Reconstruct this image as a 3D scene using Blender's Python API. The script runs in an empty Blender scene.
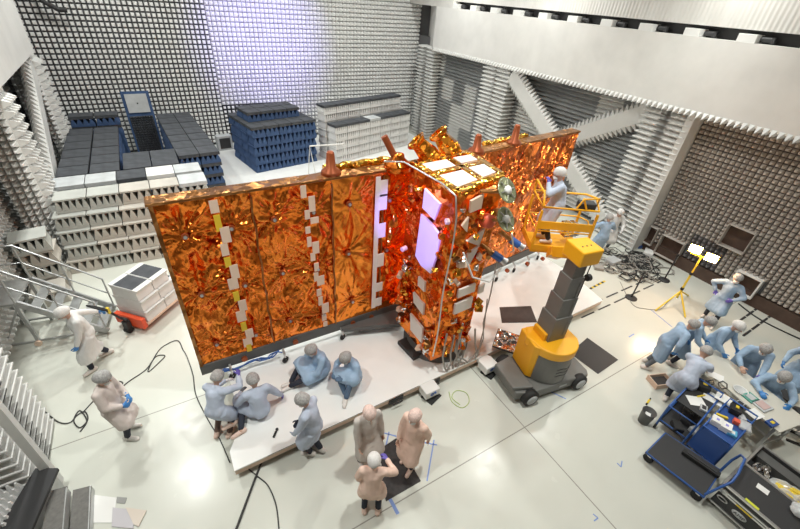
import bpy, bmesh, math, random
from mathutils import Vector, Matrix, noise
random.seed(11)
SC = bpy.context.scene
COL = SC.collection
PI = math.pi
R = math.radians
V = Vector

# ------------------------------------------------------------------ camera (room axes: X to the right wall, Y to the back wall)
F_PX, PITCH, ROLL, YAW, CAM_H = 393.66, R(34.591), R(-4.7425), R(-33.097), 7.165
def cam_axes():
    cp, sp = math.cos(PITCH), math.sin(PITCH)
    f = V((0, cp, -sp)); r = V((1, 0, 0)); d = V((0, -sp, -cp))
    r2 = math.cos(ROLL)*r + math.sin(ROLL)*d
    d2 = -math.sin(ROLL)*r + math.cos(ROLL)*d
    X = V((math.cos(YAW), -math.sin(YAW), 0)); Y = V((math.sin(YAW), math.cos(YAW), 0))
    conv = lambda a: V((a.dot(X), a.dot(Y), a.z))
    return conv(r2), conv(d2), conv(f)
CR, CD, CF = cam_axes()
cam = bpy.data.cameras.new('camera'); co = bpy.data.objects.new('camera', cam); COL.objects.link(co)
m3 = Matrix((CR, -CD, -CF)).transposed()
co.matrix_world = Matrix.Translation((0, 0, CAM_H)) @ m3.to_4x4()
cam.sensor_width = 36; cam.lens = F_PX/800*36; cam.clip_start = .05; cam.clip_end = 200
SC.camera = co
def at(px, py, z=0.0):
    """floor-plan position of a photographed point that stands at height z"""
    d = CR*(px-400) + CD*(py-264.5) + CF*F_PX
    t = (z-CAM_H)/d.z
    return V((d.x*t, d.y*t, z))

# ------------------------------------------------------------------ materials
MATS = {}
def mat(name, col, rough=.5, metal=0., var=0., vscale=3., bump=0., bscale=40., emit=0., alpha=1., spec=.5, trans=0.):
    if name in MATS: return MATS[name]
    m = bpy.data.materials.new(name); m.use_nodes = True
    nt = m.node_tree; b = nt.nodes['Principled BSDF']
    b.inputs['Base Color'].default_value = (*col, 1)
    b.inputs['Roughness'].default_value = rough
    b.inputs['Metallic'].default_value = metal
    b.inputs['Specular IOR Level'].default_value = spec
    if alpha < 1: b.inputs['Alpha'].default_value = alpha
    if trans: b.inputs['Transmission Weight'].default_value = trans
    if emit:
        b.inputs['Emission Color'].default_value = (*col, 1); b.inputs['Emission Strength'].default_value = emit
    if var or bump:
        tc = nt.nodes.new('ShaderNodeTexCoord')
    if var:
        n = nt.nodes.new('ShaderNodeTexNoise'); n.inputs['Scale'].default_value = vscale; n.inputs['Detail'].default_value = 4
        rp = nt.nodes.new('ShaderNodeMapRange'); rp.inputs[1].default_value = .3; rp.inputs[2].default_value = .7
        rp.inputs[3].default_value = 1-var; rp.inputs[4].default_value = 1+var
        mx = nt.nodes.new('ShaderNodeVectorMath'); mx.operation = 'SCALE'; mx.inputs[0].default_value = col
        nt.links.new(tc.outputs['Object'], n.inputs['Vector']); nt.links.new(n.outputs['Fac'], rp.inputs[0])
        nt.links.new(rp.outputs[0], mx.inputs['Scale']); nt.links.new(mx.outputs[0], b.inputs['Base Color'])
    if bump:
        n2 = nt.nodes.new('ShaderNodeTexNoise'); n2.inputs['Scale'].default_value = bscale; n2.inputs['Detail'].default_value = 3
        bp = nt.nodes.new('ShaderNodeBump'); bp.inputs['Strength'].default_value = bump; bp.inputs['Distance'].default_value = .02
        nt.links.new(tc.outputs['Object'], n2.inputs['Vector']); nt.links.new(n2.outputs['Fac'], bp.inputs['Height'])
        nt.links.new(bp.outputs[0], b.inputs['Normal'])
    MATS[name] = m
    return m

def foil(name, col, col2, rough, scale, amt, stretch=(1, 1, 1)):
    """crumpled metallised film: every voronoi cell is a little facet turned its own way"""
    m = bpy.data.materials.new(name); m.use_nodes = True; nt = m.node_tree; b = nt.nodes['Principled BSDF']
    N = nt.nodes.new; L = nt.links.new
    tc = N('ShaderNodeTexCoord'); mp = N('ShaderNodeMapping'); mp.inputs['Scale'].default_value = stretch
    L(tc.outputs['Object'], mp.inputs['Vector'])
    ns = N('ShaderNodeTexNoise'); ns.inputs['Scale'].default_value = scale*.5; ns.inputs['Detail'].default_value = 2
    L(mp.outputs[0], ns.inputs['Vector'])
    ms = N('ShaderNodeVectorMath'); ms.operation = 'SCALE'; ms.inputs['Scale'].default_value = 1.1/scale
    L(ns.outputs['Color'], ms.inputs[0])
    ad = N('ShaderNodeVectorMath'); ad.operation = 'ADD'; L(mp.outputs[0], ad.inputs[0]); L(ms.outputs[0], ad.inputs[1])
    geo = N('ShaderNodeNewGeometry')
    last = geo.outputs['Normal']
    for sc_, a_ in ((scale, amt), (scale*2.7, amt*.7)):
        vo = N('ShaderNodeTexVoronoi'); vo.inputs['Scale'].default_value = sc_
        L(ad.outputs[0], vo.inputs['Vector'])
        sb = N('ShaderNodeVectorMath'); sb.operation = 'SUBTRACT'; sb.inputs[1].default_value = (.5, .5, .5)
        L(vo.outputs['Color'], sb.inputs[0])
        sl = N('ShaderNodeVectorMath'); sl.operation = 'SCALE'; sl.inputs['Scale'].default_value = a_
        L(sb.outputs[0], sl.inputs[0])
        a2 = N('ShaderNodeVectorMath'); a2.operation = 'ADD'; L(last, a2.inputs[0]); L(sl.outputs[0], a2.inputs[1])
        last = a2.outputs[0]
    nn = N('ShaderNodeVectorMath'); nn.operation = 'NORMALIZE'; L(last, nn.inputs[0]); 
    rg = N('ShaderNodeTexNoise'); rg.noise_type = 'RIDGED_MULTIFRACTAL'; rg.inputs['Scale'].default_value = scale*.55; rg.inputs['Detail'].default_value = 2.5; rg.inputs['Distortion'].default_value = .4
    L(mp.outputs[0], rg.inputs['Vector'])
    bp = N('ShaderNodeBump'); bp.inputs['Strength'].default_value = .9; bp.inputs['Distance'].default_value = .05*amt
    L(rg.outputs[0], bp.inputs['Height']); L(nn.outputs[0], bp.inputs['Normal']); L(bp.outputs[0], b.inputs['Normal'])
    n3 = N('ShaderNodeTexNoise'); n3.inputs['Scale'].default_value = scale*.35; L(tc.outputs['Object'], n3.inputs['Vector'])
    mx = N('ShaderNodeMix'); mx.data_type = 'RGBA'
    mx.inputs[6].default_value = (*col, 1); mx.inputs[7].default_value = (*col2, 1)
    L(n3.outputs['Fac'], mx.inputs[0]); L(mx.outputs[2], b.inputs['Base Color'])
    b.inputs['Metallic'].default_value = 1; b.inputs['Roughness'].default_value = rough
    MATS[name] = m
    return m

def floor_mat():
    m = bpy.data.materials.new('epoxy_floor'); m.use_nodes = True; nt = m.node_tree; b = nt.nodes['Principled BSDF']
    N = nt.nodes.new; L = nt.links.new
    tc = N('ShaderNodeTexCoord'); sx = N('ShaderNodeSeparateXYZ'); L(tc.outputs['Object'], sx.inputs[0])
    def line(out, off):
        c = N('ShaderNodeMath'); c.operation = 'COMPARE'; c.inputs[1].default_value = off; c.inputs[2].default_value = .010; L(out, c.inputs[0])
        return c.outputs[0]
    l1 = line(sx.outputs['X'], 5.04); l2 = line(sx.outputs['Y'], 2.55); l3 = line(sx.outputs['Y'], 6.31)
    ma = N('ShaderNodeMath'); ma.operation = 'MAXIMUM'; L(l2, ma.inputs[0]); L(l3, ma.inputs[1]); l2 = ma.outputs[0]
    mxx = N('ShaderNodeMath'); mxx.operation = 'MAXIMUM'; L(l1, mxx.inputs[0]); L(l2, mxx.inputs[1])
    n = N('ShaderNodeTexNoise'); n.inputs['Scale'].default_value = .9; n.inputs['Detail'].default_value = 5; L(tc.outputs['Object'], n.inputs['Vector'])
    mr = N('ShaderNodeMix'); mr.data_type = 'RGBA'
    mr.inputs[6].default_value = (.58, .59, .53, 1); mr.inputs[7].default_value = (.66, .67, .61, 1); L(n.outputs['Fac'], mr.inputs[0])
    m2 = N('ShaderNodeMix'); m2.data_type = 'RGBA'; m2.inputs[7].default_value = (.30, .29, .26, 1)
    L(mxx.outputs[0], m2.inputs[0]); L(mr.outputs[2], m2.inputs[6]); L(m2.outputs[2], b.inputs['Base Color'])
    n2 = N('ShaderNodeTexNoise'); n2.inputs['Scale'].default_value = 3; L(tc.outputs['Object'], n2.inputs['Vector'])
    rr = N('ShaderNodeMapRange'); rr.inputs[3].default_value = .10; rr.inputs[4].default_value = .34; L(n2.outputs['Fac'], rr.inputs[0])
    L(rr.outputs[0], b.inputs['Roughness'])
    b.inputs['Specular IOR Level'].default_value = .32
    return m

def sheet_mat():
    """ribbed white sheet cladding"""
    m = bpy.data.materials.new('ribbed_white_sheet'); m.use_nodes = True; nt = m.node_tree; b = nt.nodes['Principled BSDF']
    N = nt.nodes.new; L = nt.links.new
    tc = N('ShaderNodeTexCoord'); w = N('ShaderNodeTexWave'); w.bands_direction = 'Y'; w.inputs['Scale'].default_value = 2.6; w.inputs['Distortion'].default_value = .3
    L(tc.outputs['Object'], w.inputs['Vector'])
    mp = N('ShaderNodeMapping'); mp.inputs['Scale'].default_value = (1, 3, .25); L(tc.outputs['Object'], mp.inputs[0])
    n = N('ShaderNodeTexNoise'); n.inputs['Scale'].default_value = 1.2; n.inputs['Detail'].default_value = 5; L(mp.outputs[0], n.inputs['Vector'])
    mr = N('ShaderNodeMix'); mr.data_type = 'RGBA'; mr.inputs[6].default_value = (.60, .58, .54, 1); mr.inputs[7].default_value = (.74, .73, .70, 1)
    L(n.outputs['Fac'], mr.inputs[0]); L(mr.outputs[2], b.inputs['Base Color'])
    bp = N('ShaderNodeBump'); bp.inputs['Strength'].default_value = .35; bp.inputs['Distance'].default_value = .03
    L(w.outputs['Fac'], bp.inputs['Height']); L(bp.outputs[0], b.inputs['Normal']); b.inputs['Roughness'].default_value = .6
    return m

M_floor = floor_mat()
M_sheet = sheet_mat()
M_beam = mat('white_painted_cladding', (.74, .73, .70), .55, var=.05, vscale=1.5)
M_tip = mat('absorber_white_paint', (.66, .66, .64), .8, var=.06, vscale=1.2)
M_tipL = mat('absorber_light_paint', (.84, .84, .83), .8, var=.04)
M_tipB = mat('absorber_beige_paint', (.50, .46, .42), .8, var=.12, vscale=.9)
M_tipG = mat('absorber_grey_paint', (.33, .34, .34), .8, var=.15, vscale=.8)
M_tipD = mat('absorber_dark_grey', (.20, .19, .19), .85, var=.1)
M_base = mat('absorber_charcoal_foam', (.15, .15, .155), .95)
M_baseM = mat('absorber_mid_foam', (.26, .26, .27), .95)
M_white = mat('white_enamel', (.78, .78, .76), .4)
M_deck = mat('white_deck_panel', (.84, .85, .83), .35, var=.02)
M_edge = mat('pale_wood_edge', (.72, .54, .42), .6, var=.1)
M_gblk = mat('grey_foam_block', (.50, .47, .42), .9, var=.10, vscale=2)
M_gblk2 = mat('grey_green_foam_block', (.45, .46, .43), .9, var=.10, vscale=2)
M_lgrey = mat('light_grey_foam_base', (.50, .52, .53), .85, var=.12, vscale=3)
M_dtop = mat('charcoal_foam_base', (.065, .07, .08), .8, var=.25, vscale=4)
M_blue = mat('blue_foam', (.045, .09, .20), .85, var=.12)
M_wblk = mat('white_foam_block', (.70, .70, .69), .85, var=.06)
M_steel = mat('galvanised_steel', (.50, .51, .51), .38, .7, var=.1, vscale=8)
M_tread = mat('grey_chequer_tread', (.16, .155, .145), .6, .3, var=.15, vscale=20)
M_alu = mat('bare_aluminium', (.66, .66, .66), .3, .9)
M_dgrey = mat('dark_grey_paint', (.034, .034, .036), .6)
M_mgrey = mat('graphite_paint', (.10, .10, .097), .45, var=.06)
M_black = mat('black_rubber', (.018, .018, .018), .7)
M_blackm = mat('black_mat', (.045, .04, .04), .85, var=.25, vscale=14)
M_brownm = mat('dark_brown_mat', (.05, .035, .03), .5, var=.2, vscale=6)
M_yel = mat('lift_yellow', (.90, .44, .015), .4)
M_yel2 = mat('stand_yellow', (.75, .55, .04), .45)
M_red = mat('pallet_jack_red', (.75, .09, .03), .4)
M_redp = mat('red_cover', (.75, .12, .06), .5)
M_bfr = mat('trolley_blue', (.035, .11, .36), .35)
M_btray = mat('blue_tray', (.03, .08, .27), .4)
M_tape = mat('blue_tape', (.20, .30, .62), .6)
M_paper = mat('paper_white', (.80, .80, .78), .7)
M_cream = mat('table_cream', (.62, .60, .53), .45)
M_green = mat('green_cable', (.45, .55, .20), .5)
M_board = mat('circuit_green', (.10, .32, .26), .5)
M_cable = mat('black_cable', (.03, .03, .03), .6)
M_grcab = mat('grey_cable', (.35, .33, .30), .6)
M_plastic = mat('clear_plastic_film', (.80, .82, .83), .15, alpha=.55, spec=.8)
M_brownbox = mat('brown_base_absorber', (.10, .065, .05), .9, var=.2)
M_lamp = mat('lamp_glow', (1.0, .80, .58), .3, emit=120)
M_skin = mat('skin', (.58, .36, .27), .55)
M_eye = mat('eye', (.05, .035, .03), .2)
M_gownB = mat('blue_gown_fabric', (.33, .46, .62), .8, var=.06, vscale=6, bump=.35, bscale=14)
M_gownL = mat('pale_blue_gown_fabric', (.50, .56, .68), .8, var=.06, vscale=6, bump=.35, bscale=14)
M_gownW = mat('white_gown_fabric', (.74, .74, .73), .8, var=.04, vscale=6, bump=.35, bscale=14)
M_gownK = mat('pinkish_gown_fabric', (.68, .60, .56), .8, var=.05, vscale=6, bump=.35, bscale=14)
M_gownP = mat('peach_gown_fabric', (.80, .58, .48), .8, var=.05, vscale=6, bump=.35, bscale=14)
M_gownN = mat('beige_grey_gown_fabric', (.56, .52, .48), .8, var=.08, vscale=6, bump=.35, bscale=14)
M_capG = mat('grey_hair_net', (.38, .37, .36), .85, var=.25, vscale=40, bump=.6, bscale=60)
M_capW = mat('white_bouffant_cap', (.72, .70, .68), .85, var=.08, vscale=30, bump=.5, bscale=60)
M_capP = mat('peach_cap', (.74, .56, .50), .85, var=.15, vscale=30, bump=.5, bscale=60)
M_trou = mat('dark_trousers', (.022, .026, .042), .8, var=.2)
M_trouG = mat('grey_trousers', (.13, .15, .17), .8, var=.2)
M_jean = mat('blue_jeans', (.10, .16, .25), .8, var=.2)
M_shoeW = mat('white_shoe_cover', (.74, .70, .66), .6, bump=.3, bscale=30)
M_shoeP = mat('peach_shoe_cover', (.76, .56, .47), .6, bump=.3, bscale=30)
M_glv = mat('violet_nitrile', (.13, .10, .42), .45)
M_glb = mat('blue_nitrile', (.05, .22, .55), .45)
M_glw = mat('white_glove', (.72, .72, .74), .5)
M_mask = mat('white_mask', (.80, .80, .78), .8)
M_lift = mat('lift_grey_paint', (.17, .17, .16), .45, var=.06)
M_f1 = foil('orange_film_smooth', (.96, .25, .025), (1.0, .36, .07), .22, 2.2, .25)
M_f2 = foil('orange_film_crumpled', (.98, .21, .02), (1.0, .33, .06), .20, 3.6, .5)
M_f3 = foil('orange_film_fine', (.98, .22, .035), (1.0, .38, .12), .24, 4.6, .8, (1, 1, .6))
M_f4 = foil('gold_film', (.72, .33, .03), (.90, .50, .08), .2, 6., .9)
M_f5 = foil('brown_film', (.30, .12, .035), (.45, .22, .08), .35, 5., .6)
M_silver = foil('silver_film', (.72, .72, .72), (.9, .9, .9), .15, 9., 1.1)
M_rad = mat('white_radiator', (.84, .80, .76), .35)
M_radp = mat('pale_tape', (.82, .62, .48), .4)
M_pet = mat('greenish_glass_dish', (.35, .37, .22), .2, .55, var=.3, vscale=9)
M_cone = mat('copper_cone', (.36, .09, .03), .4, .5)

# ------------------------------------------------------------------ mesh builder
class MB:
    def __init__(s): s.v = []; s.f = []; s.fm = []; s.fs = []; s.M = Matrix(); s.mi = 0
    def add(s, vs, fs, smooth=False):
        o = len(s.v); M = s.M
        s.v += [M @ V(p) for p in vs]
        for f in fs: s.f.append([i+o for i in f]); s.fm.append(s.mi); s.fs.append(smooth)
        return s
    def box(s, c, d, rz=0, M=None):
        x, y, z = d[0]/2, d[1]/2, d[2]/2
        vs = [V((a*x, b*y, e*z)) for a in (-1, 1) for b in (-1, 1) for e in (-1, 1)]
        if rz: M = Matrix.Rotation(rz, 3, 'Z')
        if M is not None: vs = [M @ p for p in vs]
        vs = [p+V(c) for p in vs]
        return s.add(vs, [(0, 1, 3, 2), (4, 6, 7, 5), (0, 4, 5, 1), (2, 3, 7, 6), (0, 2, 6, 4), (1, 5, 7, 3)])
    def box2(s, a, b):
        return s.box([(p+q)/2 for p, q in zip(a, b)], [abs(q-p) for p, q in zip(a, b)])
    def beam(s, p0, p1, w, h, upv=(0, 0, 1)):
        p0 = V(p0); p1 = V(p1); d = p1-p0; L = d.length; d.normalize()
        x = d.cross(V(upv)); 
        if x.length < 1e-4: x = d.cross(V((1, 0, 0)))
        x.normalize(); y = x.cross(d)
        return s.box((p0+p1)/2, (w, L, h), M=Matrix((x, d, y)).transposed())
    def cyl(s, p0, p1, r0, r1=None, n=12, smooth=True):
        if r1 is None: r1 = r0
        p0 = V(p0); p1 = V(p1); d = p1-p0
        if d.length < 1e-6: return s
        d.normalize(); u = d.orthogonal().normalized(); w = d.cross(u)
        vs = []
        for p, r in ((p0, r0), (p1, r1)):
            for i in range(n):
                a = 2*PI*i/n; vs.append(p+u*(r*math.cos(a))+w*(r*math.sin(a)))
        s.add(vs, [(i, (i+1) % n, n+(i+1) % n, n+i) for i in range(n)], smooth)
        return s.add(vs, [tuple(range(n))[::-1], tuple(range(n, 2*n))])
    def tube(s, pts, r, n=6, closed=False):
        pts = [V(p) for p in pts]; k = len(pts); vs = []; u = None
        for i, p in enumerate(pts):
            a = pts[i-1] if (i > 0 or closed) else p
            b = pts[(i+1) % k] if (i < k-1 or closed) else p
            d = (b-a)
            if d.length < 1e-7: d = V((0, 0, 1))
            d.normalize()
            if u is None: u = d.orthogonal().normalized()
            else:
                u = u-d*u.dot(d)
                u = d.orthogonal().normalized() if u.length < 1e-4 else u.normalized()
            w = d.cross(u)
            for j in range(n):
                t = 2*PI*j/n; vs.append(p+u*(r*math.cos(t))+w*(r*math.sin(t)))
        fs = []
        for i in range(k if closed else k-1):
            for j in range(n):
                a = i*n; b = ((i+1) % k)*n; fs.append((a+j, a+(j+1) % n, b+(j+1) % n, b+j))
        s.add(vs, fs, True)
        if not closed: s.add(vs, [tuple(range(n))[::-1], tuple(range((k-1)*n, k*n))])
        return s
    def sph(s, c, r, sc=(1, 1, 1), nu=12, nv=8, M=None):
        c = V(c); vs = [V((0, 0, 1))]; fs = []
        for i in range(1, nv):
            t = PI*i/nv
            for j in range(nu):
                p = 2*PI*j/nu; vs.append(V((math.sin(t)*math.cos(p), math.sin(t)*math.sin(p), math.cos(t))))
        vs.append(V((0, 0, -1)))
        for j in range(nu): fs.append((0, 1+j, 1+(j+1) % nu))
        for i in range(nv-2):
            for j in range(nu):
                a = 1+i*nu; fs.append((a+j, a+nu+j, a+nu+(j+1) % nu, a+(j+1) % nu))
        e = len(vs)-1; a = 1+(nv-2)*nu
        for j in range(nu): fs.append((e, a+(j+1) % nu, a+j))
        vs = [V((p.x*sc[0], p.y*sc[1], p.z*sc[2]))*r for p in vs]
        if M is not None: vs = [M @ p for p in vs]
        return s.add([p+c for p in vs], fs, True)
    def prism(s, poly, z0, z1):
        n = len(poly); vs = [(x, y, z0) for x, y in poly]+[(x, y, z1) for x, y in poly]
        return s.add(vs, [tuple(range(n))[::-1], tuple(range(n, 2*n))]+[(i, (i+1) % n, n+(i+1) % n, n+i) for i in range(n)])
    def lathe(s, prof, c=(0, 0, 0), n=20):
        c = V(c); vs = []; k = len(prof)
        for r, z in prof:
            for j in range(n):
                a = 2*PI*j/n; vs.append(c+V((r*math.cos(a), r*math.sin(a), z)))
        fs = [(i*n+j, i*n+(j+1) % n, (i+1)*n+(j+1) % n, (i+1)*n+j) for i in range(k-1) for j in range(n)]
        return s.add(vs, fs, True)
    def cap(s, p0, p1, r0, r1=None, n=10):
        if r1 is None: r1 = r0
        s.cyl(p0, p1, r0, r1, n); s.sph(p0, r0, nu=n, nv=6); s.sph(p1, r1, nu=n, nv=6)
        return s
    def mesh(s, name, mats):
        me = bpy.data.meshes.new(name); me.from_pydata([tuple(p) for p in s.v], [], s.f)
        for m in (mats if isinstance(mats, (list, tuple)) else [mats]): me.materials.append(m)
        me.polygons.foreach_set('material_index', s.fm); me.polygons.foreach_set('use_smooth', s.fs)
        bm = bmesh.new(); bm.from_mesh(me); bmesh.ops.recalc_face_normals(bm, faces=bm.faces); bm.to_mesh(me); bm.free()
        return me
    def build(s, name, mats, parent=None, bevel=0, loc=None):
        return link(name, s.mesh(name, mats), parent, bevel, loc)
def link(name, me, parent=None, bevel=0, loc=None):
    o = bpy.data.objects.new(name, me); COL.objects.link(o)
    if parent is not None: o.parent = parent
    if loc is not None: o.location = loc
    if bevel:
        b = o.modifiers.new('bevel', 'BEVEL'); b.width = bevel; b.segments = 2; b.limit_method = 'ANGLE'; b.angle_limit = R(40)
    return o
def tag(o, label, cat, group=None, kind=None):
    o['label'] = label; o['category'] = cat
    if group: o['group'] = group
    if kind: o['kind'] = kind
    return o
def thing(name, label, cat, loc=(0, 0, 0), rz=0, group=None):
    o = bpy.data.objects.new(name, None); COL.objects.link(o); o.location = loc; o.rotation_euler = (0, 0, rz); o.empty_display_size = .1
    return tag(o, label, cat, group)
def struct(o): o['kind'] = 'structure'; return o
def dup(root, loc, rz=0, label=None):
    r = root.copy(); COL.objects.link(r); r.location = loc; r.rotation_euler = (0, 0, rz)
    if label: r['label'] = label
    for ch in list(root.children):
        c = ch.copy(); COL.objects.link(c); c.parent = r
        for g in list(ch.children):
            d = g.copy(); COL.objects.link(d); d.parent = c
    return r
def ori(z, y=(0, 0, 1)):
    z = V(z).normalized(); x = V(y).cross(z)
    if x.length < 1e-4: x = V((1, 0, 0)).cross(z)
    x.normalize(); return Matrix((x, z.cross(x), z)).transposed()
def T(loc, m3=None):
    m = Matrix.Translation(loc)
    return m @ m3.to_4x4() if m3 is not None else m
ORD = ['first', 'second', 'third', 'fourth', 'fifth', 'sixth', 'seventh', 'eighth', 'ninth', 'tenth', 'eleventh', 'twelfth']
ROOT = 'SCENE'
exec_parts = []
# ================================================================== SETTING
XR, XRF = 14.5, 13.7          # right wall, face of its beam and pillars
XL, XLF = -3.75, -2.9         # left wall, face of its beam and pillars
YB = 22.3
def absorbers(mb, o, u, v, n, nu, nv, s, h, top, mfun, low=0, split=.0, skip=None):
    """rows of pyramids on a wall: o corner, u/v spacing directions, n towards the room"""
    o = V(o); u = V(u); v = V(v); n = V(n)
    for i in range(nu):
        for j in range(nv):
            if skip and skip(i, j): continue
            mi = mfun(i, j)
            c = o+u*(s*(i+.5))+v*(s*(j+.5))
            rings = []
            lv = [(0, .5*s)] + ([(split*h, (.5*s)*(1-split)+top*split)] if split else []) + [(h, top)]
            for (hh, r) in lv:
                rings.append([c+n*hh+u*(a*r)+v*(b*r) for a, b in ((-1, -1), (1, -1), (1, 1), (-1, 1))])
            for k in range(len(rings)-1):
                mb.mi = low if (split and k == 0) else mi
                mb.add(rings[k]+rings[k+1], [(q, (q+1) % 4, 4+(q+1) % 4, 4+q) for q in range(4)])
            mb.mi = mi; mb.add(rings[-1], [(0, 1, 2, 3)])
def ridges(mb, o, u, v, n, L, nv, s, h, mfun, seg=1.2):
    """horizontal wedge absorbers, one long ridge per row, in panels of length seg"""
    o = V(o); u = V(u); v = V(v); n = V(n); k = max(1, int(round(L/seg))); seg = L/k
    for j in range(nv):
        for i in range(k):
            mb.mi = mfun(i, j); a = o+u*(seg*i)+v*(s*j); b = a+u*(seg-.012)
            mb.add([a, b, b+v*s, a+v*s, a+v*(s*.5)+n*h, b+v*(s*.5)+n*h], [(0, 1, 5, 4), (4, 5, 2, 3), (0, 4, 3), (1, 2, 5)])
# floor
b = MB(); b.add([(-8, -4, 0), (20, -4, 0), (20, 26, 0), (-8, 26, 0), (-8, -4, -.15), (20, -4, -.15), (20, 26, -.15), (-8, 26, -.15)],
    [(0, 1, 2, 3), (7, 6, 5, 4), (0, 4, 5, 1), (1, 5, 6, 2), (2, 6, 7, 3), (3, 7, 4, 0)])
struct(b.build('floor', M_floor))
# raised white floor panels along the back wall
b = MB(); b.box2((1.75, 16.6, 0), (13.4, 22.0, .06)); struct(b.build('trim_1', M_deck))
# back wall
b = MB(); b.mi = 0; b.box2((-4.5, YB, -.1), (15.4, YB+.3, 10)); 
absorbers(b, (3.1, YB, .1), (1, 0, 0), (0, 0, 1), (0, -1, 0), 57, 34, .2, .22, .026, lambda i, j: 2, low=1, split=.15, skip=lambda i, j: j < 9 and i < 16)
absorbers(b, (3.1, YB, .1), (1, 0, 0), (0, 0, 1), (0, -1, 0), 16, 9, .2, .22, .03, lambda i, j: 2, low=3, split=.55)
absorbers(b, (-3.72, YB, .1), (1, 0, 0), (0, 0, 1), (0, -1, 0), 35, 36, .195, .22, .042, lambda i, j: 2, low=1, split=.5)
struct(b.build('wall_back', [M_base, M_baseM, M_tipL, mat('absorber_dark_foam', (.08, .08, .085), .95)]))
# right wall: recess behind beam and pillars
rnd = random.Random(3)
pan = [[rnd.random() for _ in range(40)] for _ in range(40)]
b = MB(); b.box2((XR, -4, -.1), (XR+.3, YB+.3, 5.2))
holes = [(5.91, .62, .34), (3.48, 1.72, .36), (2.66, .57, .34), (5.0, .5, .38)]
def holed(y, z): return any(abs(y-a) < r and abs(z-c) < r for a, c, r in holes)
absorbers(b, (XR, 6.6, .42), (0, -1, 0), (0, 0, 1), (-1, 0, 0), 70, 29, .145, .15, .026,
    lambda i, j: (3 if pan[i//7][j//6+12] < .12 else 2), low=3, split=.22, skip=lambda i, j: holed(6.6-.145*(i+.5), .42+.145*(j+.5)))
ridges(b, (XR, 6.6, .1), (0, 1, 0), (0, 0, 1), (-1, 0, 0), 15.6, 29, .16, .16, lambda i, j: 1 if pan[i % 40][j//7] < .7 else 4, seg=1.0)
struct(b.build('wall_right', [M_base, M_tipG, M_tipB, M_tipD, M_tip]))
b = MB(); b.box2((XR-.14, -4, 0), (XR, 6.6, .40)); struct(b.build('baseboard_right', M_brownbox))
for k, (y, z, r) in enumerate(holes):
    w = MB(); w.box2((XR-.02, y-r, z-r), (XR+.0, y+r, z+r)); o = struct(w.build('window_%d' % (k+1), M_brownbox))
    f = MB(); t = .045 if k == 2 else .018
    f.box2((XR-.26, y-r, z-r), (XR, y-r+t, z+r)); f.box2((XR-.26, y+r-t, z-r), (XR, y+r, z+r))
    f.box2((XR-.26, y-r+t, z-r), (XR, y+r-t, z-r+t)); f.box2((XR-.26, y-r+t, z+r-t), (XR, y+r-t, z+r))
    f.build('frame', M_white if k == 2 else M_tipB, o)
# finned pillars and braces
def fins(mb, p0, p1, w, h, upv, pitch=.17, depth=.16, flat=None):
    """absorber sleeve along an axis: a stack of bevelled plates round a core"""
    p0 = V(p0); p1 = V(p1); d = (p1-p0); L = d.length; d.normalize()
    x = V(upv).cross(d).normalized(); y = d.cross(x)
    k = int(L/pitch)
    def ring(t, e): 
        c = p0+d*t
        return [c+x*(a*(w/2-e))+y*(q*(h/2-e)) for a, q in ((-1, -1), (1, -1), (1, 1), (-1, 1))]
    vs = []; 
    for i in range(k):
        vs += ring(i*L/k, depth); vs += ring((i+.42)*L/k, .0); vs += ring((i+.58)*L/k, .0)
    vs += ring(L, depth); n = len(vs)//4
    mb.add(vs, [(a*4+q, a*4+(q+1) % 4, a*4+4+(q+1) % 4, a*4+4+q) for a in range(n-1) for q in range(4)])
    mb.add(vs[:4], [(3, 2, 1, 0)]); mb.add(vs[-4:], [(0, 1, 2, 3)])
def pillar(name, x0, x1, y0, y1, ztop, strip=None):
    b = MB(); c = ((x0+x1)/2, (y0+y1)/2)
    fins(b, (c[0], c[1]-(y1-y0)*.255, 0), (c[0], c[1]-(y1-y0)*.255, ztop), x1-x0, (y1-y0)*.49, (1, 0, 0))
    fins(b, (c[0], c[1]+(y1-y0)*.255, 0), (c[0], c[1]+(y1-y0)*.255, ztop), x1-x0, (y1-y0)*.49, (1, 0, 0))
    if strip: b.box2(strip[0]+(0,), strip[1]+(ztop,))
    return struct(b.build(name, M_tip))
pillar('trim_2', XRF-.1, XRF+.85, 6.1, 7.3, 4.85, ((XRF+.1, 5.88), (XRF+.75, 6.1)))
pillar('trim_3', XRF-.1, XRF+.85, 13.7, 15.3, 4.85)
pillar('trim_4', XRF-.1, XRF+.85, 19.7, 21.0, 4.85)
pillar('trim_5', XLF-.85, XLF+.1, 5.6, 6.75, 4.7, ((XLF-.0, 5.5), (XLF+.12, 5.62)))
def cone_pillar(name, x0, x1, y0, y1, ztop, rows=3):
    b = MB(); b.box2((x0, y0, 0), (x1, y1, ztop)); s_ = (y1-y0)/rows; k = int(ztop/s_)
    absorbers(b, (x1, y0, 0), (0, 1, 0), (0, 0, 1), (1, 0, 0), rows, k, s_, .2, .02, lambda i, j: 0)
    s2 = (x1-x0)/rows
    absorbers(b, (x0, y0, 0), (1, 0, 0), (0, 0, 1), (0, -1, 0), rows, int(ztop/s2), s2, .22, .02, lambda i, j: 0)
    return struct(b.build(name, M_tip))
cone_pillar('trim_6', XLF-.75, XLF-.1, 12.9, 13.8, 4.7, 4)
cone_pillar('trim_7', XLF-.75, XLF-.1, 18.5, 19.4, 4.7, 4)
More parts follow.
